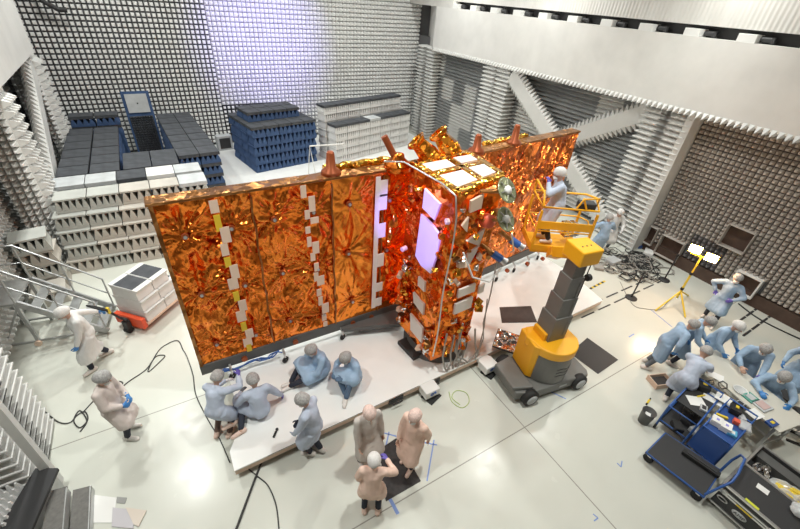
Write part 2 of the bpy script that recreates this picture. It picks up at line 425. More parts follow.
def brace(name, p0, p1):
    b = MB(); d = (V(p1)-V(p0)).normalized(); n = d.cross(V((1, 0, 0))).normalized()
    b.beam(p0, p1, .52, .30, (1, 0, 0)) 
    L = (V(p1)-V(p0)).length; k = int(L/.17)
    for i in range(k):
        c = V(p0)+d*((i+.5)*L/k)
        for sg in (-1, 1):
            e = c+n*(sg*.26); s_ = .08
            q = [e+d*(a*s_)+V((q_*.14, 0, 0)) for a, q_ in ((-1, -1), (1, -1), (1, 1), (-1, 1))]
            b.add(q+[e+n*(sg*.24)], [(0, 1, 4), (1, 2, 4), (2, 3, 4), (3, 0, 4), (0, 3, 2, 1)])
    return struct(b.build(name, M_tip))
brace('trim_8', (XRF+.2, 13.6, 4.55), (XRF+.2, 7.35, .55))
brace('trim_9', (XRF+.55, 7.4, 4.5), (XRF+.55, 13.6, .75))
brace('trim_10', (XLF-.25, 18.4, 4.3), (XLF-.25, 14.0, .9))
# beams
def long_beam(name, xf, xb, y0, y1, z0, z1, sg, yc, fin=True):
    b = MB(); b.mi = 0
    b.prism([(xf, y0), (xb, y0), (xb, y1), (xf, yc)], z0, z1) if yc else b.box2((xf, y0, z0), (xb, y1, z1))
    b.mi = 1; n = int((min(y1, yc or y1)-y0)/.17) if fin else 0
    for i in range(n):
        y = y0+.17*(i+.5)
        q = [V((xf+sg*.05, y-.08, z0+.12)), V((xf+sg*.05, y+.08, z0+.12)), V((xf+sg*.05, y+.08, z0-.06)), V((xf+sg*.05, y-.08, z0-.06))]
        b.add(q+[V((xf-sg*.16, y, z0-.1))], [(0, 1, 4), (1, 2, 4), (2, 3, 4), (3, 0, 4), (0, 3, 2, 1)])
    return struct(b.build(name, [M_beam, M_tip]))
long_beam('trim_12', XRF, 15.2, -4, YB, 4.83, 6.70, 1, 19.6)
long_beam('trim_13', XLF, -4.6, 1.0, 18.95, 4.70, 6.9, -1, None, False)
# slot above the right beam, its brackets, and the ribbed sheet wall over it
b = MB(); b.box2((14.15, -4, 6.70), (15.2, 18.3, 6.98)); struct(b.build('trim_14', M_dgrey))
b = MB(); b.box2((13.9, -4, 6.98), (15.2, 18.3, 10)); b.box2((13.72, 18.3, 6.70), (15.2, YB, 10)); struct(b.build('trim_15', M_sheet))
for k in range(16):
    y = -2.9+1.4*k+.05
    r = thing('wall_bracket', '%s white bracket from the far end in the dark slot above the right-hand beam' % (ORD[15-k] if 15-k < 12 else 'nearest'), 'bracket', (13.95, y, 6.70), 0, 'brackets along the wall slot')
    if y < 3.0: bpy.data.objects.remove(r); continue
    q = MB(); q.box2((-.22, -.22, 0), (.2, .22, .19)); q.build('block', M_white, r, .01)
    q = MB(); q.cyl((.05, -.23, .1), (.05, -.5, .1), .07, n=10); q.box2((-.02, -.55, .02), (.12, -.48, .16)); q.build('clamp', M_dgrey, r)
# left wall
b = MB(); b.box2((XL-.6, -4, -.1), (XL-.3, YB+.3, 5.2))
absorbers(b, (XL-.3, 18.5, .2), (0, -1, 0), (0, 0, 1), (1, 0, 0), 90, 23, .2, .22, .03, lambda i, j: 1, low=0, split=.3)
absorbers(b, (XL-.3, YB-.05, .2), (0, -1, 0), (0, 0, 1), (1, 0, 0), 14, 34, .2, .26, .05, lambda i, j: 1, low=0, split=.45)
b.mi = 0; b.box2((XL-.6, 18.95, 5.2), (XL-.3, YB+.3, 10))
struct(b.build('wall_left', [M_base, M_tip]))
b = MB(); b.box2((-4.6, 1, 6.9), (-3.3, 18.95, 10)); struct(b.build('trim_16', M_sheet))
b = MB(); b.box2((-5, -4.4, 10), (15.5, YB+.5, 10.2)); struct(b.build('ceiling', mat('grey_ceiling', (.42, .42, .42), .7)))
b = MB(); b.box2((-5, -4.4, 0), (15.5, -4.1, 10)); ridges(b, (-5, -4.1, 0), (1, 0, 0), (0, 0, 1), (0, 1, 0), 20.5, 33, .3, .25, lambda i, j: 0, 2); struct(b.build('wall_front', M_tipB))
b = MB(); b.box2((-4.6, -4, 6.9), (-4.3, 1, 10)); b.box2((-4.35, -4, 4.7), (-4.05, 1, 6.9)); struct(b.build('trim_20', M_sheet))
b = MB(); b.tube([(-2.5, 21.7, 6.6), (-2.5, 21.7, 6.0), (-2.1, 21.7, 5.75), (-1.85, 21.7, 5.75)], .09, 8); struct(b.build('trim_17', M_dgrey))
# marks in the floor: slots and hazard strips
def strips(name, m, segs, w):
    b = MB()
    for (p, q) in segs: b.beam((p[0], p[1], .003), (q[0], q[1], .003), w, .004)
    return struct(b.build(name, m))
def dashed(p, q, n, gap=.25):
    p = V(p); q = V(q); out = []
    for i in range(n):
        a = p+(q-p)*(i/n); c = p+(q-p)*((i+1-gap)/n); out.append((a, c))
    return out
strips('trim_18', M_dgrey, dashed((9.0, 4.28), (13.5, 4.28), 6)+dashed((9.0, 4.55), (13.5, 4.55), 6), .045)
strips('trim_19', M_dgrey, dashed(at(738, 322), at(762, 305), 3, .1)+dashed(at(743, 336), at(776, 312), 4, .1), .06)
# ================================================================== PLATFORM, SATELLITE AND ITS STAND
ZP = .30
t = thing('platform', 'low white deck platform with pale edges carrying the orange satellite', 'platform', (4.9, 5.5, 0))
T0 = Matrix.Translation((-4.9, -5.5, 0))
b = MB(); b.M = T0; b.prism([(-.26, 4.21), (9.86, 4.32), (10.1, 5.6), (10.0, 7.2), (.05, 7.2), (.05, 5.1), (-.26, 4.6)], .265, ZP); b.build('deck', M_deck, t, .008)
b = MB(); b.M = T0; b.prism([(-.25, 4.22), (9.84, 4.33), (9.95, 7.1), (.1, 7.1), (.1, 5.1), (-.22, 4.6)], .15, .265); b.build('edge_frame', M_edge, t)
b = MB(); b.M = T0
b.beam((.3, 4.205, ZP+.003), (3.5, 4.245, ZP+.003), .008, .004); b.build('seam', M_mgrey, t)
for x, y in ((.4, 4.5), (2.5, 4.5), (6.5, 4.6), (9.3, 4.7), (.5, 6.8), (5, 6.8), (9.6, 6.8)):
    b = MB(); b.M = T0; b.box2((x-.06, y-.06, 0), (x+.06, y+.06, .15)); b.build('leg', M_dgrey, t)
for x in (1.0, 2.95, 3.9):
    h = MB(); h.M = T0; y = 4.22+x*.011-.02
    h.tube([(x-.11, y+.04, .18), (x-.11, y-.06, .16), (x+.11, y-.06, .16), (x+.11, y+.04, .18)], .016, 6); h.box2((x-.17, y-.005, .12), (x+.17, y+.05, .24)); h.build('side_handle', M_dgrey, t)
for (px, py) in ((430, 388), (489, 364)):
    p = at(px, py, .25); 
    f = MB(); f.M = T0; f.box((p.x, p.y+.02, .19), (.36, .30, .2)); o = f.build('foot_bracket', M_white, t, .02)
    g = MB(); g.M = T0; g.cyl((p.x, p.y-.05, .02), (p.x, p.y-.05, .12), .05); g.box((p.x+.03, p.y-.05, .015), (.34, .3, .03), .3); g.build('jack_pad', M_black, o)
    g = MB(); g.M = T0; g.cyl((p.x-.02, p.y-.135, .2), (p.x-.02, p.y-.12, .2), .05); g.sph((p.x+.05, p.y-.135, .23), .028); g.build('emblem', M_bfr, o)
    f = MB(); f.M = T0; f.beam((p.x, p.y+.1, .22), (p.x, p.y+1.0, .22), .3, .1); f.build('outrigger', M_white, t)

SAT = thing('satellite', 'huge radar satellite wrapped in crumpled orange film with two antenna wings', 'satellite', (4.5, 6.3, ZP))
TS = Matrix.Translation((-4.5, -6.3, -ZP))
def hsh(i, j, k=0): 
    random.seed(i*7919+j*104729+k*1299709); return random.random()
def wing(name, x0, x1, z0, z1, yf, buttons, mt, amp, dens=.055, seed=0, sharp=7):
    """antenna panel: front skin of film pulled into radial creases round its standoffs, with a real thickness behind"""
    nx = int((x1-x0)/dens); nz = int((z1-z0)/dens); vs = []; fs = []
    for j in range(nz+1):
        for i in range(nx+1):
            x = x0+(x1-x0)*i/nx; z = z0+(z1-z0)*j/nz; h = 0
            for k, (bx, bz) in enumerate(buttons):
                dx = x-bx; dz = z-bz; r = math.hypot(dx, dz)
                if r < 1.1:
                    a = math.atan2(dz, dx); w = .35-abs(noise.noise(V((math.cos(a)*2.6+.5*r, math.sin(a)*2.6, k*3.7+seed))))*1.5-.9*abs(noise.noise(V((math.cos(a)*6, math.sin(a)*6+r, k*1.7+seed))))
                    h += amp*2.0*w*math.exp(-((r-.25)/.48)**2)-.03*math.exp(-(r/.11)**2)
            q = V((x*1.6, z*1.6, seed))
            h += amp*1.1*(abs(noise.noise(q*1.3))*1.6-.4)+amp*.55*abs(noise.noise(q*2.7))+amp*.12*noise.noise(q*6)
            e = min((x-x0), (x1-x), (z-z0), (z1-z), .1)/.1
            vs.append((x, yf(x)-h*e-.01*e, z))
    for j in range(nz):
        for i in range(nx):
            a = j*(nx+1)+i
            if (hsh(i, j, seed) < .5): fs += [(a, a+1, a+nx+2), (a, a+nx+2, a+nx+1)]
            else: fs += [(a, a+1, a+nx+1), (a+1, a+nx+2, a+nx+1)]
    b = MB(); b.M = TS; b.add(vs, fs, True)
    th = .2
    o = len(vs)
    b.add([(x0, yf(x0), z0), (x1, yf(x1), z0), (x1, yf(x1), z1), (x0, yf(x0), z1), (x0, yf(x0)+th, z0), (x1, yf(x1)+th, z0), (x1, yf(x1)+th, z1), (x0, yf(x0)+th, z1)],
          [(4, 5, 6, 7), (0, 1, 5, 4), (1, 2, 6, 5), (2, 3, 7, 6), (3, 0, 4, 7)])
    w = b.build(name, [mt], SAT)
    return w
yL = lambda x: 6.36-.015*x
yR = lambda x: 6.30+(x-5.0)*.11
ZB, ZT = .80, 4.30
panels = [('antenna_panel', -.38, 1.06, M_f2, .050, [(-.02, 3.71), (-.02, 2.51), (.0, 1.26), (.68, 3.71), (.72, 2.49), (.74, 1.2)], 1),
          ('antenna_panel', 1.07, 2.48, M_f2, .042, [(1.40, 3.73), (1.43, 2.56), (1.46, 1.3), (2.11, 3.74), (2.13, 2.45), (2.2, 1.2)], 2),
          ('antenna_panel', 2.49, 3.56, M_f1, .022, [(2.83, 3.77), (2.80, 2.65), (2.89, 1.32)], 3),
          ('antenna_panel', 3.57, 4.3, M_f2, .045, [(3.7, 3.7), (3.7, 2.5)], 4)]
for nm, x0, x1, m_, amp, bt, sd in panels:
    w = wing(nm, x0, x1, ZB, ZT, yL, bt, m_, amp, .03, sd)
    for (bx, bz) in bt:
        g = MB(); g.M = TS; y = yL(bx)
        g.cyl((bx, y-.0, bz), (bx, y-.05, bz), .055, n=12); o_ = g.build('standoff', M_cone, w); g = MB(); g.M = TS; g.cyl((bx, y-.05, bz), (bx, y-.075, bz), .028, n=8); g.build('bolt', M_steel, o_)
for k, (x0, x1) in enumerate(((5.0, 6.7), (6.71, 8.4), (8.41, 9.95))):
    w = wing('antenna_panel', x0, x1, ZB+.02, ZT+.03, yR, [(x0+.8, 3.5), (x0+.4, 2.0)], M_f3, .045, .04, 11+k)
# top edge plates and gold blanket roll behind the edge
b = MB(); b.M = TS; b.beam((-.42, 6.47, ZT+.03), (4.3, 6.41, ZT+.03), .30, .05); b.beam((4.9, 6.42, ZT+.05), (9.98, 6.98, ZT+.06), .30, .05)
b.build('top_edge_plate', M_f5, SAT, .01)
b = MB(); b.M = TS; pts = [(2.5+.1*i, 6.66+.02*math.sin(i*2.1), ZT+.08+.02*math.sin(i*1.7)) for i in range(16)]; b.tube(pts, .085, 7); b.build('blanket_roll', M_f4, SAT)
b = MB(); b.M = TS; pts = [(6.5+.12*i, 6.82+.013*i, ZT+.08+.02*math.sin(i*1.7)) for i in range(14)]; b.tube(pts, .07, 7); b.build('blanket_roll', M_f4, SAT)
b = MB(); b.M = TS; b.box2((-.39, 6.33, ZB-.02), (-.33, 6.56, ZT)); b.build('edge_profile', M_f5, SAT)
for x, y, h in ((2.55, 6.47, .42), (6.0, 6.5, .4), (7.3, 6.66, .46)):
    b = MB(); b.M = TS; b.lathe([(.001, .0), (.19, .0), (.17, .07), (.095, .12), (.07, h-.03), (.05, h), (.001, h)], (x, y, ZT+.05), 14); b.build('hold_down_cone', M_cone, SAT)
# white and yellow patch strips on the left wing
def patch(par, x, z, w, h, m_, name='patch', y=None, rz=0):
    g = MB(); g.M = TS; yy = (yL(x) if y is None else y)-.055
    g.box((x, yy, z), (w, .014, h)); return g.build(name, m_, par)
st = MB(); st.M = TS
seq = [(4.16, .13, .22, 0), (3.86, .10, .3, 1), (3.62, .15, .3, 0), (3.34, .12, .24, 0), (3.08, .1, .2, 1), (2.85, .14, .3, 0), (2.6, .17, .24, 0), (2.3, .1, .22, 1), (2.05, .14, .26, 0), (1.8, .17, .26, 0), (1.52, .1, .22, 1), (1.3, .15, .24, 0), (1.08, .17, .22, 0), (.92, .1, .2, 1)]
for i, (z, w_, h_, yl) in enumerate(seq):
    patch(SAT, .50+(4.2-z)*.022+(.06 if i % 3 == 2 else -.01), z, w_, h_, mat('patch_yellow', (.80, .55, .03), .5) if yl else M_radp, 'yellow_patch' if yl else 'white_patch')
for i, (x, z, w_, h_) in enumerate([(1.95, 4.18, .13, .26), (2.09, 3.92, .15, .34), (1.99, 3.72, .12, .2), (2.12, 3.58, .2, .14), (1.98, 3.40, .12, .16), (1.99, 3.14, .11, .24), (2.11, 2.98, .17, .3), (2.04, 2.78, .12, .2), (2.1, 2.52, .12, .22), (2.08, 2.28, .12, .24), (2.17, 2.16, .2, .26), (2.12, 1.86, .13, .2), (2.14, 1.62, .12, .26), (2.24, 1.38, .2, .3), (2.2, 1.12, .13, .2), (2.22, .92, .12, .16)]):
    patch(SAT, x, z, w_*.78, h_*.9, M_radp, 'white_patch')
patch(SAT, 3.42, 2.6, .10, 3.3, M_rad, 'white_strip', yL(3.42))
for z in (4.0, 3.7, 3.05, 2.3, 1.55, 1.1): patch(SAT, 3.55, z, .16, .34 if z > 1.6 else .24, M_rad, 'white_patch', yL(3.5)-.01)
b = MB(); b.M = TS
for x in (1.065, 2.485, 3.565): b.tube([(x+.012*math.sin(z*9+x), yL(x)-.03, z) for z in [ZB+.07*i for i in range(50)]], .018, 6)
b.build('seam_cord', M_f5, SAT)
# ---- central body: a prism standing in front of the wings
def jag(b_, quad, nu, nv, amp, seed):
    """crumpled skin over a four-cornered face"""
    p00, p10, p11, p01 = [V(q) for q in quad]; n = (p10-p00).cross(p01-p00).normalized(); vs = []
    for j in range(nv+1):
        for i in range(nu+1):
            u = i/nu; v = j/nv; p = p00*(1-u)*(1-v)+p10*u*(1-v)+p11*u*v+p01*(1-u)*v
            e = min(u, 1-u, v, 1-v)*6; e = min(1, e)
            h = amp*(abs(noise.noise(V((u*4, v*9, seed))))*2-.5)+amp*.8*noise.noise(V((u*11, v*25, seed+5)))
            vs.append(p+n*(h*e))
    fs = []
    for j in range(nv):
        for i in range(nu):
            a = j*(nu+1)+i; fs += [(a, a+1, a+nu+2), (a, a+nu+2, a+nu+1)] if hsh(i, j, seed) < .5 else [(a, a+1, a+nu+1), (a+1, a+nu+2, a+nu+1)]
    b_.add(vs, fs)
z0, z1 = .58, 4.52
A = (3.93, 5.95); B_ = (3.93, 4.52); C_ = (4.9, 4.50); D_ = (5.28, 4.9); E_ = (5.45, 6.15)
b = MB(); b.M = TS
plan = [A, B_, C_, D_, E_]
for k in range(5):
    p, q = plan[k], plan[(k+1) % 5]
    if k < 4:
        L_ = math.dist(p, q); jag(b, [(p[0], p[1], z0), (q[0], q[1], z0), (q[0], q[1], z1), (p[0], p[1], z1)], max(4, int(L_/.08)), 44, .032, 30+k)
    else: b.add([(p[0], p[1], z0), (q[0], q[1], z0), (q[0], q[1], z1), (p[0], p[1], z1)], [(0, 1, 2, 3)])
b.add([(x, y, z1) for x, y in plan], [(0, 1, 2, 3, 4)]); b.add([(x, y, z0) for x, y in plan], [(0, 1, 2, 3, 4)])
BODY = b.build('body', M_f2, SAT)
b = MB(); b.M = TS
zt = z1+.02
b.beam((3.95, 4.56, zt), (5.2, 4.86, zt), .16, .1); b.beam((3.96, 5.35, zt), (5.35, 5.5, zt), .14, .09); b.beam((3.98, 5.95, zt), (5.4, 6.1, zt), .16, .1)
b.beam((3.99, 4.55, zt), (4.0, 6.0, zt), .14, .1); b.beam((4.68, 4.7, zt), (4.78, 6.0, zt), .13, .09); b.beam((5.24, 4.9, zt), (5.4, 6.05, zt), .14, .1); b.build('top_frame', M_f4, SAT, .02)
for pts in (((4.07, 4.70), (4.60, 4.82), (4.63, 5.28), (4.07, 5.22)), ((4.78, 4.88), (5.17, 4.98), (5.22, 5.38), (4.82, 5.34)), ((4.08, 5.44), (4.64, 5.50), (4.67, 5.84), (4.08, 5.80)), ((4.84, 5.58), (5.27, 5.62), (5.30, 5.9), (4.87, 5.88))):
    g = MB(); g.M = TS; g.prism(list(pts), z1-.01, z1+.06); g.build('top_radiator', M_rad, SAT)
# radiators on the left face (normal -X) and the front face (normal -Y)
def lface(poly, m_, name, d=.05):
    g = MB(); g.M = TS; n = len(poly); x = 3.93-.05
    vs = [(x, y, z) for y, z in poly]+[(x+.045, y, z) for y, z in poly]
    g.add(vs, [tuple(range(n)), tuple(range(n, 2*n))]+[(i, (i+1) % n, n+(i+1) % n, n+i) for i in range(n)]); return g.build(name, m_, SAT)
def fface(poly, m_, name, d=.05):
    g = MB(); g.M = TS; n = len(poly); y = 4.5-.055
    vs = [(x, y, z) for x, z in poly]+[(x, y+.045, z) for x, z in poly]
    g.add(vs, [tuple(range(n)), tuple(range(n, 2*n))]+[(i, (i+1) % n, n+(i+1) % n, n+i) for i in range(n)]); return g.build(name, m_, SAT)
lface([(5.42, 2.82), (5.20, 2.72), (4.86, 2.74), (4.74, 3.3), (4.74, 3.66), (5.0, 3.74), (5.38, 3.78)], M_rad, 'side_radiator')
lface([(5.36, 3.92), (4.96, 3.86), (4.86, 4.22), (5.12, 4.26), (5.36, 4.3)], M_rad, 'side_radiator')
for poly in ([(5.24, 2.42), (5.0, 2.44), (4.98, 2.2), (5.22, 2.2)], [(5.36, 1.92), (4.94, 1.9), (4.92, 1.62), (5.3, 1.68)], [(5.38, 1.3), (4.88, 1.28), (4.84, .86), (5.3, .86)]): lface(poly, M_rad, 'side_radiator')
fface([(4.31, 2.47), (4.74, 2.50), (4.75, 2.30), (4.32, 2.27)], M_rad, 'front_radiator')
fface([(4.30, 2.12), (4.74, 2.16), (4.75, 1.87), (4.31, 1.84)], M_rad, 'front_radiator')
fface([(4.36, 3.30), (4.62, 3.42), (4.44, 3.02)], M_rad, 'front_radiator'); fface([(4.28, 3.60), (4.66, 3.78), (4.60, 3.42)], M_rad, 'front_radiator')
fface([(4.20, 4.40), (4.46, 4.48), (4.46, 4.22), (4.22, 4.18)], M_radp, 'front_patch'); fface([(4.1, 3.95), (4.22, 4.1), (4.24, 3.8)], M_radp, 'front_patch')
fface([(4.86, 2.38), (5.0, 2.42), (5.0, 2.2), (4.88, 2.18)], M_rad, 'front_radiator')
# equipment boxes and brackets over the faces
random.seed(5)
for i in range(84):
    g = MB(); g.M = TS
    if i % 2: 
        y = random.uniform(4.62, 5.85); z = random.uniform(.7, 4.4)
        if 4.72 < y < 5.5 and (2.6 < z < 4.4 or z < 2.5 and .8 < z): y = random.choice((random.uniform(4.55, 4.72), random.uniform(5.5, 5.9)))
        p = (3.86, y, z)
    else:
        x = random.uniform(4.0, 5.0); z = random.uniform(.7, 4.3)
        if 4.2 < x < 4.8 and 1.7 < z < 2.6: x = random.choice((4.05, 4.92))
        p = (x, 4.43, z)
    s_ = [random.uniform(.05, .17) for _ in range(3)]
    if i % 3 == 0: g.cyl(V(p), V(p)+V((random.uniform(-.12, 0), random.uniform(-.14, -.02), random.uniform(-.12, .12))), s_[0]*.4, n=8)
    else: g.box(p, s_, M=Matrix.Rotation(random.uniform(0, 3), 3, V((random.random(), random.random(), .3))))
    g.build('equipment_box', random.choice([M_f4, M_f2, M_f4, M_silver, M_f5, M_f3, M_radp]), SAT, .01)
# star trackers on top, tilted away to the left
foil_tr = foil('tracker_film', (.85, .26, .02), (.95, .40, .05), .2, 5., .7)
def tracker(p, d, L_, r):
    g = MB(); p = V(p); d = V(d).normalized(); g.M = TS @ T(p, ori(d))
    g.lathe([(.001, 0), (r*1.0, 0), (r*1.05, L_*.35), (r*.85, L_*.6), (r*.72, L_*.82), (r*1.0, L_*.92), (r*1.05, L_), (r*.8, L_), (r*.6, L_*.88), (.001, L_*.85)], (0, 0, 0), 6)
    for i in range(len(g.fs)): g.fs[i] = False
    g.build('star_tracker', foil_tr, SAT)
tracker((4.62, 6.1, 4.42), (-.55, .35, .62), .62, .21); tracker((5.22, 6.25, 4.42), (-.5, .35, .68), .64, .22)
g = MB(); g.M = TS; g.lathe([(.001, 0), (.28, 0), (.25, .12), (.13, .22), (.11, .3), (.001, .3)], (3.86, 6.3, 4.33), 12); g.build('antenna_base', M_f2, SAT)
g = MB(); g.M = TS; g.cyl((3.86, 6.3, 4.45), (3.60, 6.42, 4.95), .065, n=12); g.build('antenna_tube', M_cone, SAT)
# dish antennas, red cover and thrusters on the front right
for x, z in ((4.52, 4.62), (4.66, 4.06)):
    g = MB(); c = V((x+.12, 4.18, z)); g.M = TS @ T(c, ori((.18, -.75, .62)))
    g.lathe([(.001, .0), (.20, .02), (.225, .05), (.20, .05), (.08, .03), (.001, .03)], (0, 0, 0), 20); o = g.build('dish_antenna', M_pet, SAT)
    g = MB(); g.M = TS @ T(c, ori((.18, -.75, .62))); g.lathe([(.001, .10), (.07, .09), (.075, .03), (.001, .03)], (0, 0, 0), 14); g.build('white_centre', M_white, o)
    for k in range(6):
        a = k*PI/3; g = MB(); g.M = TS @ T(c, ori((.18, -.75, .62))); g.beam((.075*math.cos(a), .075*math.sin(a), .06), (.18*math.cos(a), .18*math.sin(a), .06), .018, .02); g.build('petal_rib', M_alu, o)
    g = MB(); g.M = TS; g.cyl((x-.1, 4.5, z-.1), c, .035); g.build('dish_boom', M_f5, SAT)
g = MB(); g.M = TS @ T((4.62, 4.36, 3.98), ori((-.1, -.9, .3))); g.lathe([(.001, .05), (.12, .04), (.13, 0), (.13, -.12), (.001, -.12)], (0, 0, 0), 18); g.build('red_cover', M_redp, SAT)
for p in ((4.82, 4.28, 3.30), (5.42, 4.45, 3.36)):
    d = V((.62, -.62, -.46)).normalized(); p = V(p)
    g = MB(); g.M = TS; g.cyl(p, p+d*.2, .075); o = g.build('thruster_sleeve', M_bfr, SAT)
    g = MB(); g.M = TS; g.cyl(p+d*.2, p+d*.3, .06, .085); g.build('nozzle', M_alu, o)
    g = MB(); g.M = TS; g.cyl(p-d*.28, p, .05); g.build('thruster_mount', M_f5, SAT)
# pale pipe down the front corner and dangling harness
b = MB(); b.M = TS; b.tube([(3.5, 6.2, 4.56), (3.75, 5.9, 4.62), (3.84, 4.8, 4.62), (3.86, 4.46, 4.55), (3.87, 4.40, 4.3)]+[(3.88+.02*math.sin(z*3), 4.38, 4.2-z) for z in [.3*i for i in range(12)]], .015, 8); b.build('corner_pipe', M_alu, SAT)
for k in range(7):
    random.seed(40+k); x = random.uniform(4.15, 5.1); b = MB(); b.M = TS
    b.tube([(x, 4.42, random.uniform(.9, 1.6)), (x+random.uniform(-.1, .1), 4.34, .8), (x+random.uniform(-.15, .15), 4.3, .5), (x+random.uniform(-.2, .2), 4.28, .32)], .022, 5); b.build('harness', M_grcab, SAT)
b = MB(); b.M = TS; b.tube([(4.1, 4.3, 3.5), (4.3, 4.15, 3.0), (4.7, 4.1, 2.8), (5.05, 4.2, 2.95)], .018, 6); b.tube([(5.1, 4.2, 3.7), (5.4, 4.3, 3.2), (5.7, 4.6, 2.9)], .016, 6); b.build('white_cable', M_white, SAT)
b = MB(); b.M = TS; b.tube([(5.05, 4.35, 3.2), (5.12, 4.35, 2.2), (5.1, 4.33, 1.4), (5.2, 4.3, .9), (5.05, 4.26, .32)], .015, 6); b.tube([(5.12, 4.4, 2.0), (5.2, 4.36, 1.2), (5.14, 4.3, .32)], .014, 6); b.build('side_harness', M_grcab, SAT)

# ---- stand under the satellite
t = thing('support_dolly', 'dark grey beam dolly on casters under the long orange antenna', 'support stand', (4.5, 6.3, ZP))
b = MB(); b.M = TS; b.beam((-.4, 6.45, .66), (4.3, 6.4, .66), .22, .26); b.beam((4.9, 6.4, .66), (9.95, 6.95, .66), .22, .26); b.build('main_beam', M_mgrey, t, .01)
b = MB(); b.M = TS; b.prism([(2.6, 6.25), (4.1, 5.75), (4.1, 6.6), (2.6, 6.55)], .5, .62); b.build('gusset_plate', M_mgrey, t)
b = MB(); b.M = TS; b.lathe([(.001, .30), (.78, .30), (.78, .38), (.7, .42), (.66, .58), (.001, .58)], (4.62, 5.25, 0), 28); b.build('ring_adapter', M_mgrey, t)
b = MB(); b.M = TS; b.box((3.86, 5.2, .36), (.26, .62, .10), .1); b.build('foot_plate', M_dgrey, t)
for k, (x, y) in enumerate(((.13, 6.2), (1.22, 6.14), (2.61, 6.22), (3.1, 6.3), (7.6, 6.38), (8.43, 6.5), (9.1, 6.56), (9.68, 6.7))):
    g = MB(); g.M = TS; g.cyl((x, y-.0, .5), (x, y+.12, .62), .025); g.cyl((x, y, .38), (x, y, .56), .022); o = g.build('caster_arm', M_alu, t)
    g = MB(); g.M = TS @ T((x, y, .38), ori((.5, -1, 0))); g.lathe([(.03, -.03), (.06, -.03), (.08, -.015), (.08, .015), (.06, .03), (.03, .03)], (0, 0, 0), 14); g.build('caster_wheel', M_black, o)
    g = MB(); g.M = TS; g.cyl((x+.3, 6.28, .64), (x+.3, 6.36, .64), .06, n=12); g.build('lifting_lug', M_cone, t)
b = MB(); b.M = TS
for s0 in (0, .25, .5): b.tube([(-.1+.12*i+s0*.2, 6.28+.03*math.sin(i*1.9+s0*9), .50+.05*math.sin(i*1.3+s0*5)) for i in range(11)], .016, 5)
b.build('harness_loops', M_bfr, t)
# ================================================================== PEOPLE
def remesh(mb, mt, voxel, smooth=4, wob=0, seed=0):
    me = mb.mesh('tmp', mt); o = bpy.data.objects.new('tmp', me); COL.objects.link(o)
    r = o.modifiers.new('r', 'REMESH'); r.mode = 'VOXEL'; r.voxel_size = voxel; r.use_smooth_shade = True
    if smooth:
        s = o.modifiers.new('s', 'SMOOTH'); s.factor = .5; s.iterations = smooth
    dg = bpy.context.evaluated_depsgraph_get(); dg.update()
    res = bpy.data.meshes.new_from_object(o.evaluated_get(dg)); bpy.data.objects.remove(o); bpy.data.meshes.remove(me)
    if wob:
        for v in res.vertices:
            q = v.co; k = noise.noise(V((q.x*9+seed, q.y*9, q.z*4)))+.6*noise.noise(V((q.x*20, q.y*20+seed, q.z*9)))
            v.co = q+v.normal*(k*wob)
    for p in res.polygons: p.use_smooth = True
    return res
def ik(a, c, l1, l2, hint):
    a = V(a); c = V(c); d = c-a; L = d.length
    if L > (l1+l2)*.995: c = a+d.normalized()*(l1+l2)*.995; d = c-a; L = d.length
    if L < .12: d = d.normalized()*.12 if L > 1e-4 else V((0, .12, 0)); c = a+d; L = .12
    x = (l1*l1-l2*l2+L*L)/(2*L); h = math.sqrt(max(0, l1*l1-x*x)); d.normalize()
    hv = V(hint); hv = hv-d*hv.dot(d)
    hv = hv.normalized() if hv.length > 1e-3 else d.orthogonal().normalized()
    return a+d*x+hv*h, c
def hand_shapes(b, wrist, d, n, side, inf=0.):
    """palm, four unequal bent fingers and a thumb leaving the side of the palm"""
    d = V(d).normalized(); n = V(n); n = (n-d*n.dot(d)).normalized(); x = d.cross(n)*side
    for o, l in ((-.030, .080), (-.010, .086), (.011, .084), (.031, .076)):
        b.cap(wrist+x*o*.6, wrist+d*l+x*o, .016+inf, .014+inf, 6)
    for o, l, l0 in ((-.033, .058, .076), (-.011, .068, .086), (.012, .074, .086), (.035, .066, .078)):
        k = wrist+d*l0+x*o*1.05; m1 = k+(d*.85+n*.45).normalized()*l*.55; m2 = m1+(d*.35+n*.9).normalized()*l*.5
        b.cap(k, m1, .0105+inf, .0095+inf, 6); b.cap(m1, m2, .0095+inf, .0085+inf, 6)
    k = wrist+d*.025+x*.036; m1 = k+(d*.6+x*.75+n*.2).normalized()*.045; m2 = m1+(d*.85+x*.25+n*.35).normalized()*.034
    b.cap(wrist+d*.02, k, .016+inf, .013+inf, 6); b.cap(k, m1, .012+inf, .011+inf, 6); b.cap(m1, m2, .011+inf, .009+inf, 6)
